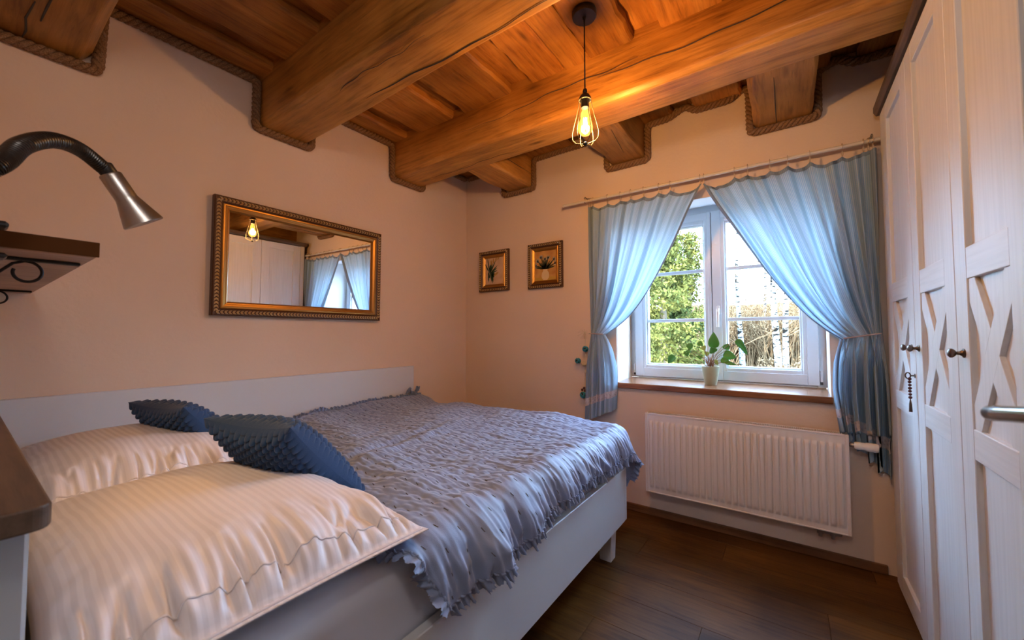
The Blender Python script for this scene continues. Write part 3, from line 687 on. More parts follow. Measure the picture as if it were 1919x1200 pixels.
# two small paintings
def painting(label, x0, x1, z0, z1, kind):
    p = thing('framed_painting', label, 'painting', ((x0+x1)/2, WY, z0), 'small framed flower paintings')
    O = (x0, WY-.002, z0); U = (1, 0, 0); V = (0, 0, 1); N = (0, -1, 0); w_, h_ = x1-x0, z1-z0
    ornate_frame(p, O, U, V, N, w_, h_, [('outer_moulding', M_['frame_dark'], [(0, 0), (0, .020), (.004, .025), (.026, .026), (.034, .020)]), ('gold_moulding', M_['gold'], [(.034, .020), (.038, .023), (.044, .020), (.054, .012), (.056, .014), (.060, .010)])])
    carving(p, O, U, V, N, w_, h_, .014, .026, .0165, .015)
    cm = mat('canvas_'+kind, (.5, .3, .12), .7); n = noise(cm, coords(cm), 14, 4)
    setc(cm, ramp(cm, n, [(.35, (.42, .17, .04) if kind == 'vase' else (.52, .33, .20)), (.65, (.60, .33, .09) if kind == 'vase' else (.66, .45, .30))]))
    i = .052; yc = WY-.010
    c = Mesh().box(x0+i, x1-i, yc, WY-.004, z0+i, z1-i).build('canvas', cm, p)
    cx = (x0+x1)/2; r = random.Random(3 if kind == 'vase' else 4)
    def petal(M, x, z, a, L, W, y):
        d = Vector((math.cos(a), 0, math.sin(a))); q = Vector((-d.z, 0, d.x)); c_ = Vector((x, y, z))
        M.add([c_, c_+d*L*.35+q*W, c_+d*L*.75+q*W*.7, c_+d*L, c_+d*L*.7-q*W*.8, c_+d*L*.3-q*W*.9], [(0, 1, 2, 3, 4, 5)])
    if kind == 'vase':
        zb = z0+.068
        M = Mesh().box(x0+i, x1-i, yc-.0008, yc-.0004, z0+i, zb+.018); M.build('painted_table', mat('ochre_paint', (.50, .30, .05), .7), c)
        M = Mesh(); pr = [(.016, 0), (.030, .015), (.034, .035), (.030, .055), (.018, .072), (.020, .085)]
        M.add([(cx+a, yc-.0012, zb-.005+b) for a, b in pr]+[(cx-a, yc-.0012, zb-.005+b) for a, b in pr[::-1]], [tuple(range(12))]); M.build('painted_vase', mat('cream_paint', (.70, .52, .30), .7), c)
        g = Mesh(); fl_ = Mesh()
        for k in range(15):
            a = PI*(.08+.84*k/14)+r.uniform(-.08, .08); L = r.uniform(.07, .115); petal(g, cx, zb+.078, a, L, .0065, yc-.0016)
            ex = cx+math.cos(a)*L*.85; ez = zb+.078+math.sin(a)*L*.85
            if k % 2: 
                for q in range(3): petal(fl_, ex, ez, a+(q-1)*.5, .032, .0085, yc-.002)
        g.build('painted_leaves', mat('dark_green_paint', (.05, .05, .02), .7), c); fl_.build('painted_tulips', mat('lilac_paint', (.42, .36, .30), .7), c)
    else:
        g = Mesh(); fl_ = Mesh(); bx = cx-.045; bz = z0+.15
        for k in range(9): petal(g, bx, bz, .35+k*.21+r.uniform(-.1, .1), r.uniform(.08, .15), .006, yc-.0016)
        for k in range(7): petal(g, bx+.01*k-.02, bz+.02, -PI/2+r.uniform(-.35, .5), r.uniform(.05, .12), .008, yc-.0018)
        for k in range(4): petal(fl_, bx+.02+k*.02, bz+.07+.012*k, 1.2+r.uniform(-.4, .6), .05, .009, yc-.0022)
        petal(fl_, bx+.04, bz-.02, .5, .06, .01, yc-.0022)
        g.build('painted_leaves', mat('deep_green_paint', (.02, .06, .035), .7), c); ob = fl_.build('painted_buds', mat('orange_paint', (.42, .24, .06), .7), c); ob['kind'] = 'stuff'
painting('left one of two small gold-framed paintings, green stems on a pale ground', -2.166, -1.858, 1.516, 1.858, 'stems')
painting('right one of two small gold-framed paintings, cream vase of tulips', -1.668, -1.366, 1.508, 1.856, 'vase')

# ------------------------------------------------------------------ pendant lamp
px_, py_ = BULB[0], BULB[1]
pl = thing('pendant_lamp', 'black pendant lamp with a lit bulb in a teardrop wire cage', 'lamp', (px_, py_, CZ))
Mesh().lathe([(.0, 0), (.050, 0), (.052, .004), (.052, .024), (.049, .028), (.008, .028), (.006, .040), (.0, .040)], (px_, py_, CZ), (0, 0, -1), 32).build('ceiling_rose', M_['black'], pl, smooth='auto')
Mesh().tube([(px_, py_, CZ-.03), (px_, py_, 2.185)], .0030, 8).build('cord', M_['black'], pl, smooth=True)
Mesh().lathe([(.0, 0), (.008, 0), (.010, .012), (.008, .016), (.020, .028), (.026, .040), (.026, .046), (.016, .048), (.017, .082), (.0, .083)], (px_, py_, 2.200), (0, 0, -1), 24).build('lamp_holder', M_['black'], pl, smooth='auto')
bz = BULB[2]
bp = [(.0, 2.118-2.118), (.0, 0), (.012, 0), (.0125, .018), (.019, .030), (.0205, .040), (.019, .050), (.021, .058), (.029, .074), (.032, .092), (.029, .108), (.018, .122), (.0, .128)]
Mesh().lathe(bp[1:], (px_, py_, 2.125), (0, 0, -1), 28).build('bulb', M_['bulbglass'], pl, smooth=True)
M = Mesh()
for k in range(6):
    a = k*PI/3; M.tube([(px_+.007*math.cos(a), py_+.007*math.sin(a), 2.075), (px_+.011*math.cos(a+.3), py_+.011*math.sin(a+.3), 2.018)], .0013, 6)
M.sphere((px_, py_, 2.045), .0055, 8, (1, 1, 2.6)); M.build('filament', M_['filament'], pl)
M = Mesh(); cp = [(.024, 2.160), (.026, 2.145), (.030, 2.120), (.038, 2.085), (.050, 2.040), (.056, 2.010), (.054, 1.985), (.040, 1.970), (.012, 1.963), (.006, 1.963)]
for k in range(6):
    a = k*PI/3+.3; M.tube([(px_+r*math.cos(a), py_+r*math.sin(a), z) for r, z in cp], .0014, 7)
for r, z in ((.0255, 2.152),): M.tube([(px_+r*math.cos(t), py_+r*math.sin(t), z) for t in np.linspace(0, 2*PI, 25)[:-1]], .0020, 7, closed=True)
M.build('cage', M_['wire'], pl, smooth=True)
Mesh().lathe([(0, 0), (.009, 0), (.010, .004), (.007, .012), (0, .014)], (px_, py_, 1.968), (0, 0, -1), 12).build('cage_nut', M_['black'], pl, smooth=True)

# ------------------------------------------------------------------ bed
bd = thing('bed', 'white double bed along the left wall with a grey headboard cabinet', 'bed', (-1.53, 1.0, 0))
BXR = -.727
Mesh().cbox(LX+.012, LX+.032, .09, 1.997, .20, .921, .002).build('wall_panel', M_['bed'], bd)
Mesh().cbox(BXR-.028, BXR, .07, 2.062, .171, .443, .0025).build('side_rail', M_['bed'], bd)
Mesh().cbox(LX+.034, LX+.060, .07, 2.04, .171, .443, .0025).build('side_rail', M_['bed'], bd)
Mesh().cbox(LX+.034, BXR-.001, 2.064, 2.092, .171, .443, .0025).build('foot_panel', M_['bed'], bd)
for (lx, ly) in ((BXR-.095, 1.975), (LX+.075, 1.975), (BXR-.095, .14), (LX+.075, .14)):
    M = Mesh(); vs = []
    for z, s in ((.0, .030), (.165, .036), (.30, .036)): vs += [(lx+.03-s, ly-s, z), (lx+.03+s, ly-s, z), (lx+.03+s, ly+s, z), (lx+.03-s, ly+s, z)]
    M.add(vs, [(0, 1, 2, 3), (8, 9, 10, 11)]+[(i*4+k, i*4+(k+1) % 4, (i+1)*4+(k+1) % 4, (i+1)*4+k) for i in range(2) for k in range(4)]); M.build('leg', M_['bed'], bd, bevel=.002)
Mesh().cbox(LX+.06, BXR-.03, .10, 2.05, .22, .245, .002).build('slat_base', M_['bed'], bd)
Mesh().cbox(LX+.034, -.772, BY+.005, .062, .0, .918, .004).build('headboard', M_['bedgrey'], bd)
cap = Mesh(); pts = [(LX+.034, BY+.004), (-.727, BY+.004), (-.727, .076-.016), (-.7295, .076-.008), (-.735, .076-.003), (-.743, .076), (LX+.034, .076)]
cap.prism(pts, .920, .949, 2); cap.build('headboard_top', M_['capw'], bd, bevel=.003).__setitem__('label', 'dark wooden top board')

# mattress
ma = thing('mattress', 'thick mattress under a smooth white fitted sheet in the bed frame', 'mattress', (-1.53, 1.07, .25))
M = Mesh(); mx0, mx1, my0, my1 = LX+.064, -.762, .105, 2.035; nz = 22
def rounded_rect(x0, x1, y0, y1, r, n=8):
    out = []
    for cx, cy, a0 in ((x1-r, y1-r, 0), (x0+r, y1-r, PI/2), (x0+r, y0+r, PI), (x1-r, y0+r, 1.5*PI)):
        for k in range(n+1): a = a0+PI/2*k/n; out.append((cx+r*math.cos(a), cy+r*math.sin(a)))
    return out
prof = [(.0, .25), (0, .30), (-.004, .36), (0, .45), (0, .55)]+[(.04*(1-math.cos(a)), .595+.04*math.sin(a)) for a in np.linspace(0, PI/2, 7)]
vs = []; nring = 0
for ins, z in prof:
    rr_ = rounded_rect(mx0+ins, mx1-ins, my0+ins, my1-ins, .06); nring = len(rr_)
    for k, (a, b) in enumerate(rr_):
        wv = .004*math.sin(b*5+z*34)+.003*math.sin(b*11+z*71+1) if z < .6 else 0
        vs.append((a+(wv if a > -1.5 else 0), b, z))
fs = [(i*nring+k, i*nring+(k+1) % nring, (i+1)*nring+(k+1) % nring, (i+1)*nring+k) for i in range(len(prof)-1) for k in range(nring)]
fs += [tuple(range(nring))[::-1], tuple((len(prof)-1)*nring+k for k in range(nring))]
M.add(vs, fs); M.build('fitted_sheet', M_['sheet'], ma, smooth='auto')

# ------------------------------------------------------------------ quilted bedspread
qx0 = LX+.036; sx = -.775            # left edge, start of the right shoulder
RS = .060
def quilt_pos(s, t, top):
    """s: fabric distance across from the left edge, t: along, top: surface height"""
    S1 = sx-qx0; T1 = 2.035
    ds = np.maximum(0, s-S1); dt = np.maximum(0, t-T1)
    d = np.sqrt(ds**2+dt**2)+1e-9; th = np.arctan2(dt, ds+1e-9)
    cr = RS+.085*np.sin(2*th)**2*np.clip(d/.25, 0, 1)**1.5
    q = RS*PI/2
    out = np.where(d < q, RS*np.sin(np.minimum(d, q)/RS), RS)+(cr-RS)
    dn = np.where(d < q, RS*(1-np.cos(np.minimum(d, q)/RS)), RS+(d-q))
    dn = dn*(1-.10*np.sin(2*th)**2)
    x = qx0+np.minimum(s, S1)+out*ds/d; y = np.minimum(t, T1)+out*dt/d
    return x, y, top-dn, ds, dt, d
nu, nv = 430, 520
SL = (sx-qx0)+.205; TL = 2.035+.315
sg = np.linspace(0, SL, nu)[:, None]; vg = np.linspace(0, 1, nv)[None, :]
def near_edge(s):
    x = qx0+s; return .575+np.clip(-.76-x, 0, 3)*.30+.012*np.sin(s*9)+np.clip(x+.775, 0, .3)*.62
tn = near_edge(sg); tg = tn+(TL-tn)*vg; S1_ = sx-qx0
sg2 = np.where(sg > S1_, S1_+(sg-S1_)*(1.0-.24*np.clip((tg-.75)/.5, 0, 1)), sg+0*tg)
xx = qx0+sg2
def hills(x, y):
    h = .020*pnoise(x*2.3+3, y*2.1+5, 1)+.010*pnoise(x*5+1, y*4+2, 2)
    h = h+.022*np.exp(-((x+1.60)**2)/.18-((y-1.9)**2)/.25)         # swelling towards the foot
    h = h+.030*np.exp(-((x+2.27)/.10)**2)*np.clip((y-1.0)*1.3, 0, 1)  # pushed up against the wall
    h = h-.016*np.exp(-((x+2.05)/.13)**2)*np.clip((y-1.2)*1.5, 0, 1)
    # two soft creases running down the bed
    h = h-.014*np.exp(-((x+1.42+.22*(y-1.1))/.028)**2)*np.exp(-((y-1.15)/.42)**2)
    h = h+.012*np.exp(-((x+1.35+.22*(y-1.1))/.035)**2)*np.exp(-((y-1.15)/.42)**2)
    h = h+.018*np.exp(-((y-.78-.30*(-.76-x))/.10)**2)*np.clip((-x-.75)*5, 0, 1)
    return h
top = .668+hills(xx, np.minimum(tg, 2.06))
X, Y, Z, ds, dt, d = quilt_pos(sg2, tg, top)
# quilting: stitches on a staggered grid pull the cloth down, and it puckers between them
gx, gy = .052, .060
rowi = np.floor(tg/gy); 
def stitch_dist(s, t):
    best = np.full(s.shape, 9.)
    for dr in (0, 1):
        r_ = np.floor(t/gy)+dr; c_ = np.round((s/gx)-(r_ % 2)*.5)
        best = np.minimum(best, np.hypot(((c_+(r_ % 2)*.5)*gx-s), (r_*gy-t)*.9))
    return best
sd_ = stitch_dist(sg2, tg)
puff = .0052*np.clip(sd_/.026, 0, 1)**.7
wr = .0042*pnoise(sg2*10+.9*pnoise(sg2*6, tg*6, 9), tg*40, 11)+.0030*pnoise(sg2*30, tg*80, 12)      # small creases across
wr = wr*(1-np.clip(d/.05, 0, 1))
onside = np.clip(ds/.13, 0, 1)**2*(3-2*np.clip(ds/.13, 0, 1))*(1-np.clip(dt/.05, 0, 1)); onfoot = np.clip(dt/.05, 0, 1)*(1-np.clip(ds/.05, 0, 1))
# hanging folds: long ripples that start on the top and deepen down the side
tq = tg-.28*np.maximum(0, sg2-(sx-qx0)+.12)
rid = lambda q: 1-np.abs(q)*2.2
fold = .65*rid(pnoise(tq*13+1.5*pnoise(tg*3, sg2*2, 4), sg2*1.6, 21))+.40*rid(pnoise(tq*31, sg2*3, 22))
big_fold = np.exp(-((tq-.80)/.060)**2)+.6*np.exp(-((tq-1.02)/.05)**2)+.5*np.exp(-((tq-1.27)/.045)**2)
foldA = .026*np.clip((ds+.02)/.16, 0, 1)*(1-np.clip(dt/.12, 0, 1))
nearb = np.exp(-((tg-.78)/.20)**2)
fold2 = np.sin((tg-.35*sg2)*70)*.004*nearb*np.clip((sg2-(SL-.40))/.2, 0, 1)
n_up = 1-np.clip(d/(RS*PI/2), 0, 1)
rs_ = np.clip((sg2-(sx-qx0)+.17)/.17, 0, 1)**1.5
Z = Z+(puff+wr)*n_up+(fold*.008+big_fold*.018)*rs_*n_up
X = X+(puff*1.2+np.maximum(fold, -.5)*foldA+.5*foldA+big_fold*.042*np.clip(ds/.14, 0, 1)*(1-np.clip(dt/.12, 0, 1))+.004*pnoise(tq*50, sg2*8, 13))*onside
Y = Y+(puff+.012*pnoise(sg2*16, tg*2, 15))*onfoot
# stay clear of what lies underneath

# the near edge lies down on the mattress
lie = np.exp(-((tg-tn)/.05)**2)*n_up; Z = Z*(1-lie)+(np.maximum(.648, Z-.020))*lie
QP = np.stack([X, Y, Z], -1)
bs = thing('bedspread', 'blue-grey quilted bedspread with ruffled edges laid over the bed', 'bedspread', (-1.5, 1.3, .66))
gridmesh('quilt', QP, M_['quilt'], bs, solid=.004)
# stitches, short dark bars
M = Mesh(); us = []
for r_ in range(int(.62/gy), int(TL/gy)+1):
    for c_ in range(0, int(SL/gx)+1):
        s_ = (c_+(r_ % 2)*.5)*gx; t_ = r_*gy
        if s_ > SL-.01 or t_ > TL-.01: continue
        i = int(s_/SL*(nu-1)); tne = tn[min(i, nu-1), 0]; 
        if t_ < tne+.01: continue
        j = int((t_-tne)/(TL-tne)*(nv-1)); i = min(max(i, 1), nu-3); j = min(max(j, 1), nv-3)
        p = Vector(QP[i, j]); a = Vector(QP[i+1, j]-QP[i-1, j]).normalized(); b = Vector(QP[i, j+1]-QP[i, j-1]).normalized(); n_ = a.cross(b).normalized()
        if n_.z < -.2: n_ = -n_
        p = p+n_*.0030; w1 = a*.0075; w2 = b*.0020
        M.add([p-w1-w2, p+w1-w2, p+w1+w2, p-w1+w2, p+n_*.0012], [(0, 1, 4), (1, 2, 4), (2, 3, 4), (3, 0, 4)])
o = M.build('stitching', M_['stitch'], bs, fixn=False); o['kind'] = 'stuff'
# ruffled edge
def ruffle(name, E, O_, width, seed, amp=.010, k=260, up=None):
    """E edge points (n,3), O_ outward directions (n,3)"""
    n = len(E); L = np.r_[0, np.cumsum(np.linalg.norm(np.diff(E, axis=0), axis=1))]
    m_ = max(200, int(L[-1]/.0022)); l = np.linspace(0, L[-1], m_)
    Ei = np.stack([np.interp(l, L, E[:, c]) for c in range(3)], -1); Oi = np.stack([np.interp(l, L, O_[:, c]) for c in range(3)], -1)
    for _ in range(30): Oi[1:-1] = .25*Oi[:-2]+.5*Oi[1:-1]+.25*Oi[2:]
    Oi /= np.linalg.norm(Oi, axis=1)[:, None]
    T = np.gradient(Ei, axis=0); T /= np.linalg.norm(T, axis=1)[:, None]+1e-9; Nn_ = np.cross(T, Oi); Nn_ /= np.linalg.norm(Nn_, axis=1)[:, None]+1e-9
    kk = 7; rows = []
    ph = l*k+6*pnoise(l*9, l*0+.5, seed)
    fr_ = width*(.75+.35*pnoise(l*22, l*0, seed+1)+.12*RNG.uniform(-1, 1, m_))
    for q in range(kk+1):
        f_ = q/kk; A = amp*(f_**.7)
        rows.append(Ei+Oi*(fr_*f_)[:, None]+Nn_*(A*np.sin(ph+f_*.8)*(1+.5*pnoise(l*30, l*0+f_, seed+3)))[:, None]+T*(.004*f_*pnoise(l*60, l*0+f_*2, seed+4))[:, None])
    gridmesh(name, np.stack(rows, 1), M_['ruffle'], bs)
    # gathered heading cord along the seam
    M = Mesh(); A = Ei[::2]; ph2 = l[::2]
    pts = A+Nn_[::2]*(.0035*np.sin(ph2*330))[:, None]+Oi[::2]*(.003*np.cos(ph2*330)+.002)[:, None]; M.tube([tuple(p) for p in pts], .0034, 5); M.build('gathered_heading', M_['ruffle'], bs, smooth=True)
def outward(Ed, In): return Ed-In
ruffle('ruffle', QP[-1, :, :], QP[-1]-QP[-5], .048, 31)                       # along the right side
ruffle('ruffle', QP[:, -1, :], QP[:, -1]-QP[:, -5], .055, 41)                 # foot
nearO = QP[:, 0]-QP[:, 5]; nearO[:, 2] = np.where(QP[:, 0, 0] < -.78, .15*np.linalg.norm(nearO[:, :2], axis=1), nearO[:, 2])
ruffle('ruffle', QP[:, 0, :], nearO, .042, 51, .006)                          # near edge
E = QP[0, ::4].copy(); msk = (E[:, 1] > .9) & (E[:, 1] < 2.05); E = E[msk]; E[:, 0] += .012
O_ = np.tile(np.array((.25, 0, 1.)), (len(E), 1)); ruffle('ruffle', E, O_, .028, 61, .006)
E2 = np.array([(qx0+.02+.02*math.sin(a*3), 1.90+.03*a, .725+.012*math.sin(a*2)) for a in np.linspace(0, 4.2, 60)]); ruffle('ruffle', E2, np.tile(np.array((.3, .1, 1.)), (60, 1)), .040, 71, .010)

# ------------------------------------------------------------------ pillows
def pillow(name, label, c, half, T, corners_z, seed, group):
    """soft pillow; x across the bed, y along it; flange on the +x end"""
    nu_, nv_ = 220, 200; root = thing(name, label, 'pillow', (c[0], c[1], c[2]), group)
    u = np.linspace(-1, 1, nu_)[:, None]; v = np.linspace(-1, 1, nv_)[None, :]
    e = .80
    uu_ = np.clip((u+.03)/.97, -1, 1)
    body = np.where(uu_ > 0, np.clip(1-np.abs(uu_)**4.2, 0, 1)**.55, np.clip(1-np.abs(uu_)**2.4, 0, 1)**.50)*np.clip(1-np.abs(v)**2.6, 0, 1)**.50
    ear = 1-.022*(1-np.abs(v)**2)*np.abs(u)**3; ear2 = 1-.07*(1-np.abs(u)**2)*np.abs(v)**3
    cz = corners_z
    x = c[0]+u*half[0]*ear; y = c[1]+v*half[1]*ear2
    mid = cz(u, v)
    edge = np.clip((np.abs(u)-.55)/.4, 0, 1)+np.clip((np.abs(v)-.6)/.4, 0, 1)
    wrn = .020*pnoise(v*5+1.5+0*u, u*1.6, seed)*np.clip((u-.45)/.4, 0, 1)*(1-np.clip((u-.9)/.1, 0, 1))
    wrn = wrn-.030*np.clip(1-np.abs(pnoise(v*7.5+.6*u, u*2.0, seed+9))*3.2, 0, 1)**1.5*np.clip((u-.62)/.25, 0, 1)*(1-np.clip((u-.93)/.05, 0, 1))
    wrn = wrn+.014*pnoise(v*15+0*u, u*2.5+3, seed+1)*np.clip((u-.55)/.3, 0, 1)*(1-np.clip((u-.93)/.07, 0, 1))
    wrn = wrn+.006*pnoise(u*9, v*2, seed+2)*np.clip((np.abs(v)-.6)/.3, 0, 1)+.006*pnoise(u*2.2, v*2.1, seed+5)
    up_ = mid+T*.72*body+wrn*np.minimum(1, body*2); dn_ = mid-T*.28*body-.002
    topP = np.stack([x, y, up_], -1); botP = np.stack([x, y, np.minimum(dn_, up_-.002)], -1)
    uv = np.stack([(u+1)*half[0]+0*v, (v+1)*half[1]+0*u+.004*pnoise(u*3+0*v, v*3+0*u, seed+6)], -1)
    P = np.concatenate([topP, botP[:, ::-1]], 1); UV = np.concatenate([uv, uv[:, ::-1]], 1)
    o = gridmesh('pillowcase', P, M_['damask'], root, UV)
    # piped seam and hem strip
    M = Mesh(); k = int(nu_*.985)
    M.tube([tuple(topP[k, j]+np.array((0, 0, .001))) for j in range(2, nv_-2, 2)], .0028, 6)
    M.build('seam', M_['damask'], root, smooth=True)
    k = int(nu_*.93); M = Mesh(); M.tube([tuple(topP[k, j]+np.array((0, 0, .0005))) for j in range(12, nv_-12, 2)], .0022, 6); M.build('hem_fold', M_['damask'], root, smooth=True)
    return root
pillow('pillow', 'plump white satin-striped pillow nearest the camera, in front of its twin', (-1.135, .365, .70), (.423, .300), .142, lambda u, v: .690+0*u*v, 5, 'white striped pillows')
pillow('pillow', 'plump white satin-striped pillow farther back, against the left wall', (-1.868, .370, .70), (.415, .300), .185, lambda u, v: .690-.012*np.clip(u, 0, 1)**2+0*v, 15, 'white striped pillows')

# ------------------------------------------------------------------ knitted cushions
def cushion(name, label, L, N, R, B, T, seed, group):
    L, N, R, B = [np.array(p, float) for p in (L, N, R, B)]; nr = 16; n = 224
    c = (L+N+R+B)/4; root = thing(name, label, 'cushion', tuple(c), group)
    nrm = np.cross(N-L, B-L); nrm /= np.linalg.norm(nrm); nrm = nrm if nrm[2] > 0 else -nrm
    s = np.linspace(0, 1, n)[:, None]; t = np.linspace(0, 1, n)[None, :]
    u = s*2-1; v = t*2-1
    base = (L*((1-s)*(1-t))[..., None]+N*(s*(1-t))[..., None]+R*(s*t)[..., None]+B*((1-s)*t)[..., None])
    pull = .13*(1-v**2)*u[...]**4*np.sign(u); pull2 = .13*(1-u**2)*v**4*np.sign(v)
    e1 = ((N-L)+(R-B))/4; e2 = ((B-L)+(R-N))/4
    base = base-e1*(pull)[..., None]-e2*(pull2)[..., None]
    prof = (np.clip(1-np.abs(u)**2.2, 0, 1)*np.clip(1-np.abs(v)**2.2, 0, 1))**.50
    a = s*nr; row = np.floor(a); b = t*nr+(row % 2)*.5
    bob = np.abs(np.sin(PI*a))**.5*np.abs(np.sin(PI*b))**.5
    edgef = np.clip(np.minimum(np.minimum(s, 1-s), np.minimum(t, 1-t))*20, 0, 1)
    sides = []
    for sg_ in (1, -1):
        h = sg_*(T*prof*(1 if sg_ > 0 else .8)+.015*bob*edgef+.004*prof*pnoise(s*3+0*t, t*3+0*s, seed))
        sides.append(base+nrm*h[..., None])
    gridmesh('knitted_cover', np.concatenate([sides[0], sides[1][:, ::-1]], 1), M_['navy'], root)
    return root
A = np.array([(-1.562, .476, .885), (-1.149, .552, .892), (-1.197, .842, .612), (-1.61, .766, .605)])
CAM0 = np.array((0, 0, 1.15)); A = CAM0+(A-np.array([(0, 0, .003), (0, 0, .0), (0, 0, .023), (0, 0, .02)])-CAM0)*.885
cushion('cushion', 'navy knitted cushion nearer the camera, lying over the edge of the bedspread', *A, .070, 1, 'navy knitted cushions')
B_ = A+np.array((-.655, -.035, -.012))
cushion('cushion', 'navy knitted cushion farther back, partly hidden behind its twin', *B_, .066, 2, 'navy knitted cushions')

# ------------------------------------------------------------------ shelf with scroll brackets
sh = thing('wall_shelf', 'wooden wall shelf on scrolled iron brackets above the headboard', 'shelf', (-1.7, .06, 1.31))
Mesh().cbox(LX+.008, -1.145, BY, .168, 1.308, 1.340, .006).build('shelf_board', M_['shelfw'], sh)
Mesh().cbox(-1.1452, -1.1425, BY, .167, 1.309, 1.339, .0008).build('edge_band', mat('dark_edge_band', (.060, .022, .006), .85, Specular_IOR_Level=.1), sh)['label'] = 'dark brown edge band'
for bx in (-1.262, -2.17):
    M = Mesh(); M.cbox(bx-.009, bx+.009, BY+.002, .155, 1.3015, 1.3075, .0015); M.cbox(bx-.009, bx+.009, BY, BY+.006, 1.10, 1.3075, .0015)
    # scroll in the plane x = bx
    pts = []
    cy, cz, = .082, 1.279
    for t in np.linspace(0, 1, 30):
        a = math.radians(100)-t*math.radians(300); r = .0225*(1-.25*t); pts.append((bx, cy+r*math.cos(a), cz+r*math.sin(a)))
    pre = [(bx, BY+.012+(.0)*t, 1.17) for t in (0,)]+[(bx, BY+.03, 1.225), (bx, BY+.065, 1.250), (bx, cy-.033, 1.277), (bx, cy-.018, 1.295)]
    M.tube(pre+pts, .0028, 8); pts2 = []
    for t in np.linspace(0, 1, 24):
        a = math.radians(200)+t*math.radians(360); r = .026*(1-.4*t); pts2.append((bx, BY+.035+r*math.cos(a), 1.165+r*math.sin(a)))
    M.tube(pts2, .0034, 8)
    M.build('bracket', M_['iron'], sh, smooth='auto')
# reading lamp on the shelf edge
gl = thing('reading_lamp', 'black gooseneck reading lamp with steel head clamped to the shelf', 'lamp', (-1.13, -.005, 1.33))
M = Mesh(); M.cbox(-1.175, -1.130, -.045, .052, 1.342, 1.354, .004); M.cbox(-1.175, -1.130, -.045, .052, 1.288, 1.2975, .004); M.cbox(-1.139, -1.128, -.045, .020, 1.288, 1.354, .004); M.build('clamp', M_['black'], gl)
Mesh().lathe([(.012, 0), (.012, .004), (.010, .006), (.010, .022)], (-1.14, .019, 1.3055-.02), (0, 0, 1), 12).build('clamp_pad', M_['steel'], gl, smooth='auto')
# neck: from the clamp swings out towards the room, up and over
CP = [(-1.12, .0, 1.352), (-.985, -.004, 1.365), (-.945, .022, 1.392), (-.957, .037, 1.414), (-1.0, .056, 1.457), (-1.06, .091, 1.497), (-1.115, .130, 1.511), (-1.148, .166, 1.498), (-1.150, .178, 1.487)]
def spline(P, n):
    P = [np.array(p, float) for p in P]; P = [2*P[0]-P[1]]+P+[2*P[-1]-P[-2]]; out = []
    for i in range(1, len(P)-2):
        for t in np.linspace(0, 1, n, endpoint=False):
            a, b, c, d_ = P[i-1:i+3]; out.append(.5*((2*b)+(-a+c)*t+(2*a-5*b+4*c-d_)*t*t+(-a+3*b-3*c+d_)*t**3))
    out.append(P[-2]); return np.array(out)
nk = spline(CP, 34); rad_ = [.0125+.0014*abs(math.sin(i*PI/2.0+.4)) for i in range(len(nk))]
Mesh().tube([tuple(p) for p in nk], [.0122 if i % 3 == 0 else .0140 for i in range(len(nk))], 18).build('gooseneck', mat('ribbed_neck_metal', (.045, .042, .040), .32, .85), gl, smooth='auto')
d_ = Vector(nk[-1]-nk[-4]).normalized(); hd = (Vector((-1.152, .232, 1.400))-Vector(nk[-1])).normalized(); h0 = Vector(nk[-1])
Mesh().lathe([(.0125, -.020), (.0145, -.018), (.0145, .004), (.0135, .006)], h0, hd, 24).build('collar', M_['black'], gl, smooth='auto')
Mesh().lathe([(.0, 0), (.0172, .0), (.0192, .003), (.0192, .050), (.0200, .054), (.0340, .098), (.0365, .106), (.0350, .108), (.0, .104)], h0, hd, 36).build('lamp_head', M_['steel'], gl, smooth='auto')

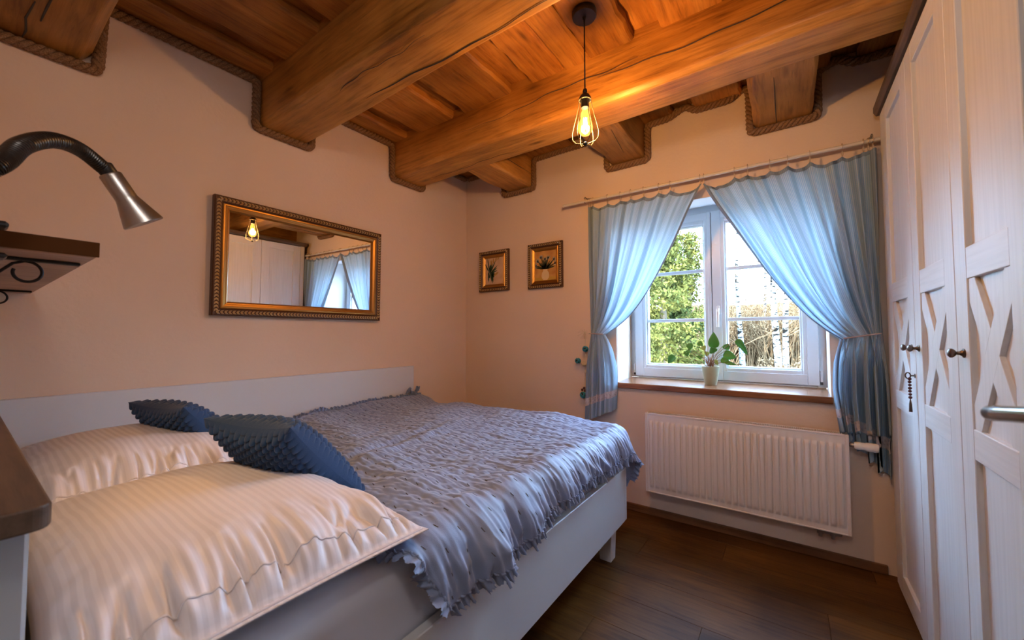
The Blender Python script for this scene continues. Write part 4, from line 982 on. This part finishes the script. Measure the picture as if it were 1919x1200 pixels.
# ------------------------------------------------------------------ wardrobe
wa = thing('wardrobe', 'tall white three-door wardrobe with crossed door panels and dark crown', 'wardrobe', (.68, 1.85, 0))
WX = .379
M = Mesh(); M.cbox(WX+.022, .985, 1.150, 2.535, .0, 2.205, .003); M.build('carcass', M_['crown'], wa)
Mesh().cbox(WX+.030, .985, 1.172, 2.49, .0, .012, .001).build('plinth', M_['capw'], wa)
Mesh().cbox(WX+.002, WX+.0215, 2.4895, 2.535, .012, 2.205, .002).build('end_post', M_['ward'], wa)
M = Mesh(); M.prism([(.366, 2.214), (.370, 2.207), (.99, 2.207), (.99, 2.252), (.360, 2.252), (.360, 2.226)], 1.130, 2.552, 1); M.build('crown', M_['crown'], wa, bevel=.002)
def cylp(M, c0, c1, r0, r1=None, n=14): M.tube([c0, c1], [r0, r1 if r1 is not None else r0], n)
for di, (a, b, kn) in enumerate(((1.178, 1.5935, 'far'), (1.5975, 2.0375, 'far'), (2.0415, 2.486, 'near'))):
    st = .086; xf = WX; xr = WX+.021; xp = WX+.013
    panel = Mesh().cbox(xp, xr, a+st-.006, b-st+.006, .095, 2.13, .001)
    dr = panel.build('door', M_['ward'], wa)
    zr = [(.014, .100), (.830, .907), (1.293, 1.375), (2.125, 2.200)]
    for (p, q) in ((a, a+st), (b-st, b)): Mesh().cbox(xf, xr, p, q, .014, 2.200, .0018).build('stile', M_['ward'], dr)
    for (p, q) in zr: Mesh().cbox(xf+.0004, xr, a+st, b-st, p, q, .0015).build('rail', M_['wardh'], dr)
    # crossed laths: one passes over the other
    ya, yb, za, zb = a+st, b-st, .907, 1.293; wd_ = .066; mid = ((ya+yb)/2, (za+zb)/2)
    def lath(p, q, cut, nm):
        P0, P1 = Vector((p[0], p[1])), Vector((q[0], q[1])); dd = (P1-P0).normalized(); nn = Vector((-dd.y, dd.x))*wd_/2
        # clip the four edges to the field
        def clip(pt, dr_):
            ts = []
            for k_, lo, hi in ((0, ya, yb), (1, za, zb)):
                if abs(dr_[k_]) > 1e-6:
                    t1, t2 = (lo-pt[k_])/dr_[k_], (hi-pt[k_])/dr_[k_]; ts.append(sorted((t1, t2)))
            return max(t[0] for t in ts), min(t[1] for t in ts)
        c_ = (P0+P1)/2; l1 = clip(c_+nn, dd); l2 = clip(c_-nn, dd)
        def seg(s0, s1, e0, e1):
            poly = [(c_+nn+dd*s0), (c_+nn+dd*s1)]
            if s1 > .12: poly.append(Vector((ya if dd.x < 0 else yb, za if dd.y < 0 else zb)))
            poly += [(c_-nn+dd*e1), (c_-nn+dd*e0)]
            if s0 < -.12: poly.append(Vector((yb if dd.x < 0 else ya, zb if dd.y < 0 else za)))
            Mesh().prism([(v.x, v.y) for v in poly], WX+.0035, WX+.0135, 0).build(nm, M_['ward'], dr, bevel=.001)
        if not cut: seg(l1[0], l1[1], l2[0], l2[1])
        else:
            ee = Vector((-dd.x, dd.y)); nh = Vector((-ee.y, ee.x)); den = dd.dot(nh); hw_ = wd_/2-.0005
            fs_ = lambda off, sg: (sg*hw_-off.dot(nh))/den
            lo1, hi1 = sorted((fs_(nn, 1), fs_(nn, -1))); lo2, hi2 = sorted((fs_(-nn, 1), fs_(-nn, -1)))
            seg(l1[0], lo1, l2[0], lo2); seg(hi1, l1[1], hi2, l2[1])
    lath((yb, za), (ya, zb), False, 'cross_lath'); lath((yb, zb), (ya, za), True, 'cross_lath')
    ky = b-.048 if kn == 'far' else a+.048
    if di == 0: ky = 1.546
    K = Mesh().lathe([(.0, 0), (.012, 0), (.0125, .002), (.0075, .005), (.0045, .010), (.0045, .015), (.009, .018), (.0125, .023), (.0125, .027), (.008, .031), (0, .032)], (WX, ky if di else 1.546, 1.099), (-1, 0, 0), 20)
    K.build('knob', M_['pewter'], dr, smooth='auto')
# key with tassel in the lock between the doors
ky = thing('key', 'small key with a dark beaded fob hanging in the wardrobe door lock', 'key', (WX, 2.064, .99))
M = Mesh(); M.tube([(WX-.002, 2.064, .995), (WX-.014, 2.064, .995)], .0026, 8); M.tube([(WX-.012+.007*math.cos(t)-.007, 2.064, .995+.011*math.sin(t)) for t in np.linspace(0, 2*PI, 18)[:-1]], .0022, 6, closed=True)
M.lathe([(.008, 0), (.008, .0015)], (WX, 2.064, .995), (-1, 0, 0), 14); M.build('key_blade', M_['keym'], ky, smooth='auto')
M = Mesh(); zz = .983
for k in range(7):
    M.sphere((WX-.015, 2.064+.0015*math.sin(k*2), zz), .0062-.0003*(k % 3), 8); zz -= .0115
M.build('bead', M_['tassel'], ky, smooth=True)
M = Mesh()
for k in range(8): a = k*PI/4; M.tube([(WX-.015, 2.064, zz+.006), (WX-.015+.003*math.cos(a), 2.064+.003*math.sin(a), zz-.015), (WX-.015+.004*math.cos(a), 2.064+.004*math.sin(a), zz-.042)], .0013, 5)
M.build('tassel', M_['keym'], ky)

# ------------------------------------------------------------------ room door, opened beside the camera
dr = thing('door_1', None, None, (.196, BY+.02, 0), kind='structure')
ang = math.atan2(.045, .78); c_, s_ = math.cos(ang), math.sin(ang)
def dpt(l, t, z): return (.196+l*s_+t*c_, BY+.02+l*c_-t*s_, z)     # l along leaf, t thickness (negative = camera side)
def dbox(l0, l1, t0, t1, z0, z1): 
    M = Mesh(); M.add([dpt(l, t, z) for z in (z0, z1) for t in (t0, t1) for l in (l0, l1)], [(0, 2, 3, 1), (4, 5, 7, 6), (0, 1, 5, 4), (2, 6, 7, 3), (0, 4, 6, 2), (1, 3, 7, 5)]); return M
dbox(.01, .775, 0, .038, .008, 2.03).build('door_leaf', M_['ward'], dr, bevel=.002)
hz = 1.064; hl = .690
M = Mesh(); M.lathe([(.026, 0), (.026, .005), (.024, .008), (.010, .010), (.009, .012)], dpt(hl, 0, hz), (-c_, s_, 0), 24)
M.tube([dpt(hl, -.010, hz), dpt(hl, -.046, hz), dpt(hl-.005, -.056, hz+.001), dpt(hl-.016, -.061, hz+.002), dpt(hl-.06, -.063, hz+.008), dpt(hl-.13, -.060, hz+.018)], [.008, .008, .0082, .0082, .0076, .0070], 16)
M.build('door_handle', M_['chrome'], dr, smooth='auto')
fm = Mesh(); fm.cbox(-.64, -.60, BY-.1, BY+.012, 0, 2.05, .002); fm.cbox(.200, .24, BY-.1, BY+.001, 0, 2.05, .002); fm.cbox(-.60, .226, BY-.1, BY+.004, 2.032, 2.05, .002); struct('trim_3', fm, M_['ward'])

# ------------------------------------------------------------------ potted plant
pt = thing('potted_plant', 'green pothos in a sage-green pot on the windowsill', 'plant', (-.418, 2.805, .829))
cx, cy = -.418, 2.805
Mesh().lathe([(0, 0), (.033, 0), (.035, .003), (.041, .04), (.049, .085), (.052, .110), (.0525, .118), (.049, .119), (.046, .108), (0, .106)], (cx, cy, .829), (0, 0, 1), 36).build('pot', M_['pot'], pt, smooth='auto')
Mesh().lathe([(0, .0), (.045, 0), (.02, .004), (0, .006)], (cx, cy, .9345), (0, 0, 1), 20).build('soil', M_['soil'], pt)
def leaf(base, tip, wdt, m, droop=.15, nrm=(0, -1, .4)):
    b, t = Vector(base), Vector(tip); d = t-b; L = d.length; d.normalize(); n_ = Vector(nrm).normalized(); sd = d.cross(n_).normalized(); n_ = sd.cross(d)
    M = Mesh(); rows = 9; vs = []
    for i in range(rows+1):
        s = i/rows; w = wdt*(math.sin(PI*min(1, s**.62)))**.8*(1 if s < .98 else 0)+.0003; c = b+d*L*s-n_*droop*L*s*s
        vs += [c-sd*w+n_*w*.35, c-sd*w*.5+n_*w*.12, c, c+sd*w*.5+n_*w*.12, c+sd*w+n_*w*.35]
    M.add(vs, [(i*5+k, i*5+k+1, (i+1)*5+k+1, (i+1)*5+k) for i in range(rows) for k in range(4)])
    return M.build('leaf', m, pt, smooth=True, solid=.0006)
# (stem end, leaf tip, width) in x,z offsets from the pot mouth, measured on the picture
LV = [((.020, .125), (.018, .230), .026, 'leaf'), ((.028, .100), (.010, .135), .020, 'leaf'),
      ((-.105, .130), (-.145, .145), .018, 'leaf'), ((-.150, .105), (-.132, .075), .015, 'leaf'), ((-.115, .110), (-.140, .100), .012, 'leaf'),
      ((-.075, .165), (-.045, .140), .014, 'leaf'), ((-.215, .075), (-.260, .022), .020, 'leaf'), ((-.040, .140), (-.025, .115), .014, 'leaf2'), ((-.012, .105), (-.022, .075), .012, 'leaf2'),
      ((-.062, .080), (-.055, .058), .014, 'leaf'), ((.150, .185), (.195, .120), .017, 'leaf'), ((.165, .165), (.205, .088), .012, 'leaf'), ((.080, .150), (.105, .118), .017, 'leaf'), ((.070, .085), (.145, .075), .026, 'leaf'), ((.060, .055), (.115, .045), .016, 'leaf'), ((.085, .040), (.150, .030), .010, 'leaf'), ((.025, .055), (.045, .020), .010, 'leaf2')]
r = random.Random(2)
for (a, b, wdt, mm) in LV:
    yy = r.uniform(-.03, .03); z0 = .935; base = (cx+a[0], cy+yy, z0+a[1]); tip = (cx+b[0], cy+yy-.01, z0+b[1])
    mx_ = cx+a[0]*.42; M = Mesh(); M.tube([(cx+r.uniform(-.02, .02), cy+r.uniform(-.015, .015), z0), (mx_*.6+cx*.4, cy+yy*.5, z0+a[1]*.45+.005), (mx_*.35+(cx+a[0])*.65, cy+yy*.8, z0+a[1]*.86+.006), base], [.0026, .0020, .0016, .0013], 6)
    M.build('stem', M_['stem'], pt, smooth=True); leaf(base, tip, wdt*1.25, M_[mm])
M = Mesh()
for k in range(14):
    a = r.uniform(0, 6.28); q = r.uniform(0, .022); M.tube([(cx+q*math.cos(a), cy+q*math.sin(a), .934), (cx+q*1.3*math.cos(a), cy+q*1.3*math.sin(a), .95+r.uniform(0, .03)), (cx+q*1.9*math.cos(a), cy+q*1.9*math.sin(a), .965+r.uniform(0, .04))], .0022, 5)
o = M.build('old_stems', M_['stem'], pt); o['kind'] = 'stuff'

# ------------------------------------------------------------------ outdoors
gm = Mesh(); n = 40; vs = []
for i in range(n+1):
    for j in range(n+1):
        X_ = -40+80*i/n; Y_ = 3.4+60*(j/n)**1.6; vs.append((X_, Y_, -.9+4.6*(1-math.exp(-.006*max(0, Y_-9)**1.9))+.12*math.sin(X_*.9+Y_*.4)))
gm.add(vs, [(i*(n+1)+j, (i+1)*(n+1)+j, (i+1)*(n+1)+j+1, i*(n+1)+j+1) for i in range(n) for j in range(n)])
g_ = gm.build('meadow', M_['grass'], None, smooth=True); tag(g_, kind='structure')
def gz(x, y): return -.9+4.6*(1-math.exp(-.006*max(0, y-9)**1.9))+.12*math.sin(x*.9+y*.4)
def foliage(name, m, parent, centers, n, size, seed):
    rg = np.random.default_rng(seed); C_ = np.array(centers, float); k = rg.integers(0, len(C_), n)
    dir_ = rg.normal(size=(n, 3)); dir_ /= np.linalg.norm(dir_, axis=1)[:, None]
    P0 = C_[k, :3]+dir_*(C_[k, 3]*rg.uniform(.25, 1, n)**.6)[:, None]*np.array((1, 1, .8))
    a = rg.normal(size=(n, 3)); a /= np.linalg.norm(a, axis=1)[:, None]; b = np.cross(a, rg.normal(size=(n, 3))); b /= np.linalg.norm(b, axis=1)[:, None]
    s = size*rg.uniform(.6, 1.4, n)[:, None]
    V_ = np.stack([P0-a*s, P0+b*s*.45, P0+a*s, P0-b*s*.45], 1).reshape(-1, 3)-np.array(parent_loc(parent))
    me = bpy.data.meshes.new(name); me.from_pydata(V_.tolist(), [], (np.arange(n*4).reshape(-1, 4)).tolist()); me.materials.append(m)
    o = bpy.data.objects.new(name, me); COL.objects.link(o); o.parent = parent; o['kind'] = 'stuff'; return o
def conifer(x, y, hgt, rad_, label, m, n, seed, fc):
    z = gz(x, y); t = thing('spruce', label, 'tree', (x, y, z), 'evergreens outside the left sash')
    Mesh().tube([(x, y, z), (x, y, z+hgt)], [.12, .02], 8).build('trunk', M_['bark'], t)
    cs = []; r = random.Random(seed); kk = int(hgt/.28)
    for i in range(kk):
        f_ = i/kk
        for q in range(7): a = r.uniform(0, 6.28); R_ = rad_*(1-f_)**.8*r.uniform(.3, 1); cs.append((x+R_*math.cos(a), y+R_*math.sin(a), z+.3+f_*hgt-.25*R_, .28))
    foliage('needles', m, t, cs, n, fc, seed)
conifer(-2.0, 8.0, 3.9, 1.15, 'bright yellow-green conifer nearest outside the left window sash', M_['fol'], 19000, 1, .04)
conifer(-2.85, 10.4, 5.6, 1.6, 'tall dark spruce behind the yellow-green conifer outside the window', M_['spruce'], 22000, 2, .055)
conifer(-2.45, 12.9, 4.6, 1.0, 'slim green conifer farther back beside the window middle post', M_['fol'], 12000, 3, .045)
conifer(-5.2, 13.0, 5.5, 1.8, 'broad dark spruce hidden mostly by the left curtain', M_['spruce'], 12000, 4, .06)
def birch_tree(x, y, hgt, r0, label, seed, lean=0):
    z = gz(x, y)-.05; t = thing('birch_tree', label, 'tree', (x, y, z), 'bare birches outside the right sash'); r = random.Random(seed)
    P_ = [(x+lean*s*hgt+.05*math.sin(s*7+seed), y, z+s*hgt) for s in np.linspace(0, 1, 14)]
    Mesh().tube(P_, [r0*(1-.8*i/13) for i in range(14)], 10).build('trunk', M_['birch'], t, smooth=True)
    M = Mesh()
    def br(p, d, L, rr__, dep):
        q = [p]; dd = Vector(d)
        for k in range(4): dd = (dd+Vector((r.uniform(-.25, .25), r.uniform(-.25, .25), r.uniform(-.1, .22)))).normalized(); q.append(q[-1]+dd*L/4)
        M.tube(q, [rr__*(1-.18*k) for k in range(5)], 4)
        if dep:
            for k in range(3): br(q[r.randint(1, 4)], (dd+Vector((r.uniform(-.9, .9), r.uniform(-.9, .9), r.uniform(-.3, .5)))).normalized(), L*.55, rr__*.5, dep-1)
    for k in range(26):
        i = r.randint(3, 13); a = r.uniform(0, 6.28); br(Vector(P_[i]), (math.cos(a), math.sin(a), .45), r.uniform(.6, 1.3), r0*.17, 2)
    o = M.build('branches', M_['twig'], t); o['kind'] = 'stuff'
birch_tree(-1.15, 13, 6.5, .085, 'slim white birch just right of the window middle post', 1)
birch_tree(-.27, 13.5, 7.5, .105, 'birch with thick white trunk outside the right pane, left of a close pair', 2, -.01)
birch_tree(-.07, 13.2, 7.5, .085, 'thinner white birch outside the right pane, right of a close pair', 3, .02)
birch_tree(.9, 15, 7, .08, 'distant birch behind the right curtain', 4)
birch_tree(-.75, 18, 8, .07, 'distant thin birch in the middle of the right window pane', 5)
for k, (x, y, s, lab) in enumerate(((-.9, 9.8, 1.0, 'tan leafless shrub low outside the right pane, by the slim birch'), (.15, 10.2, 1.1, 'tan leafless shrub low outside the right pane, at its right edge'), (-.3, 16, 1.7, 'tall tan thicket behind the birches, in the middle'), (-1.7, 16.5, 1.9, 'tall tan thicket behind the birches, on the left'), (1.2, 16.5, 1.9, 'tall tan thicket behind the birches, on the right'))):
    z = gz(x, y); t = thing('shrub', lab, 'shrub', (x, y, z), 'bare shrubs on the slope'); r = random.Random(k+50); M = Mesh()
    for q in range(300):
        a = r.uniform(0, 6.28); R_ = r.uniform(0, .6)*s; p0 = Vector((x+R_*math.cos(a), y+R_*math.sin(a)*.6, z-.05)); p1 = p0+Vector((r.uniform(-.5, .5), r.uniform(-.3, .3), r.uniform(.6, 1.3)))*s; pm = (p0+p1)/2+Vector((r.uniform(-.15, .15), 0, .1))*s
        M.tube([p0, pm, p1], [.011*s, .008*s, .003*s], 3)
    o = M.build('twigs', M_['twig'], t); o['kind'] = 'stuff'
    foliage('buds', M_['twig'], t, [(x+r.uniform(-.9, .9)*s, y+r.uniform(-.4, .4)*s, z+r.uniform(.3, 1.3)*s, .35*s) for _ in range(22)], 5200, .032, k+80)
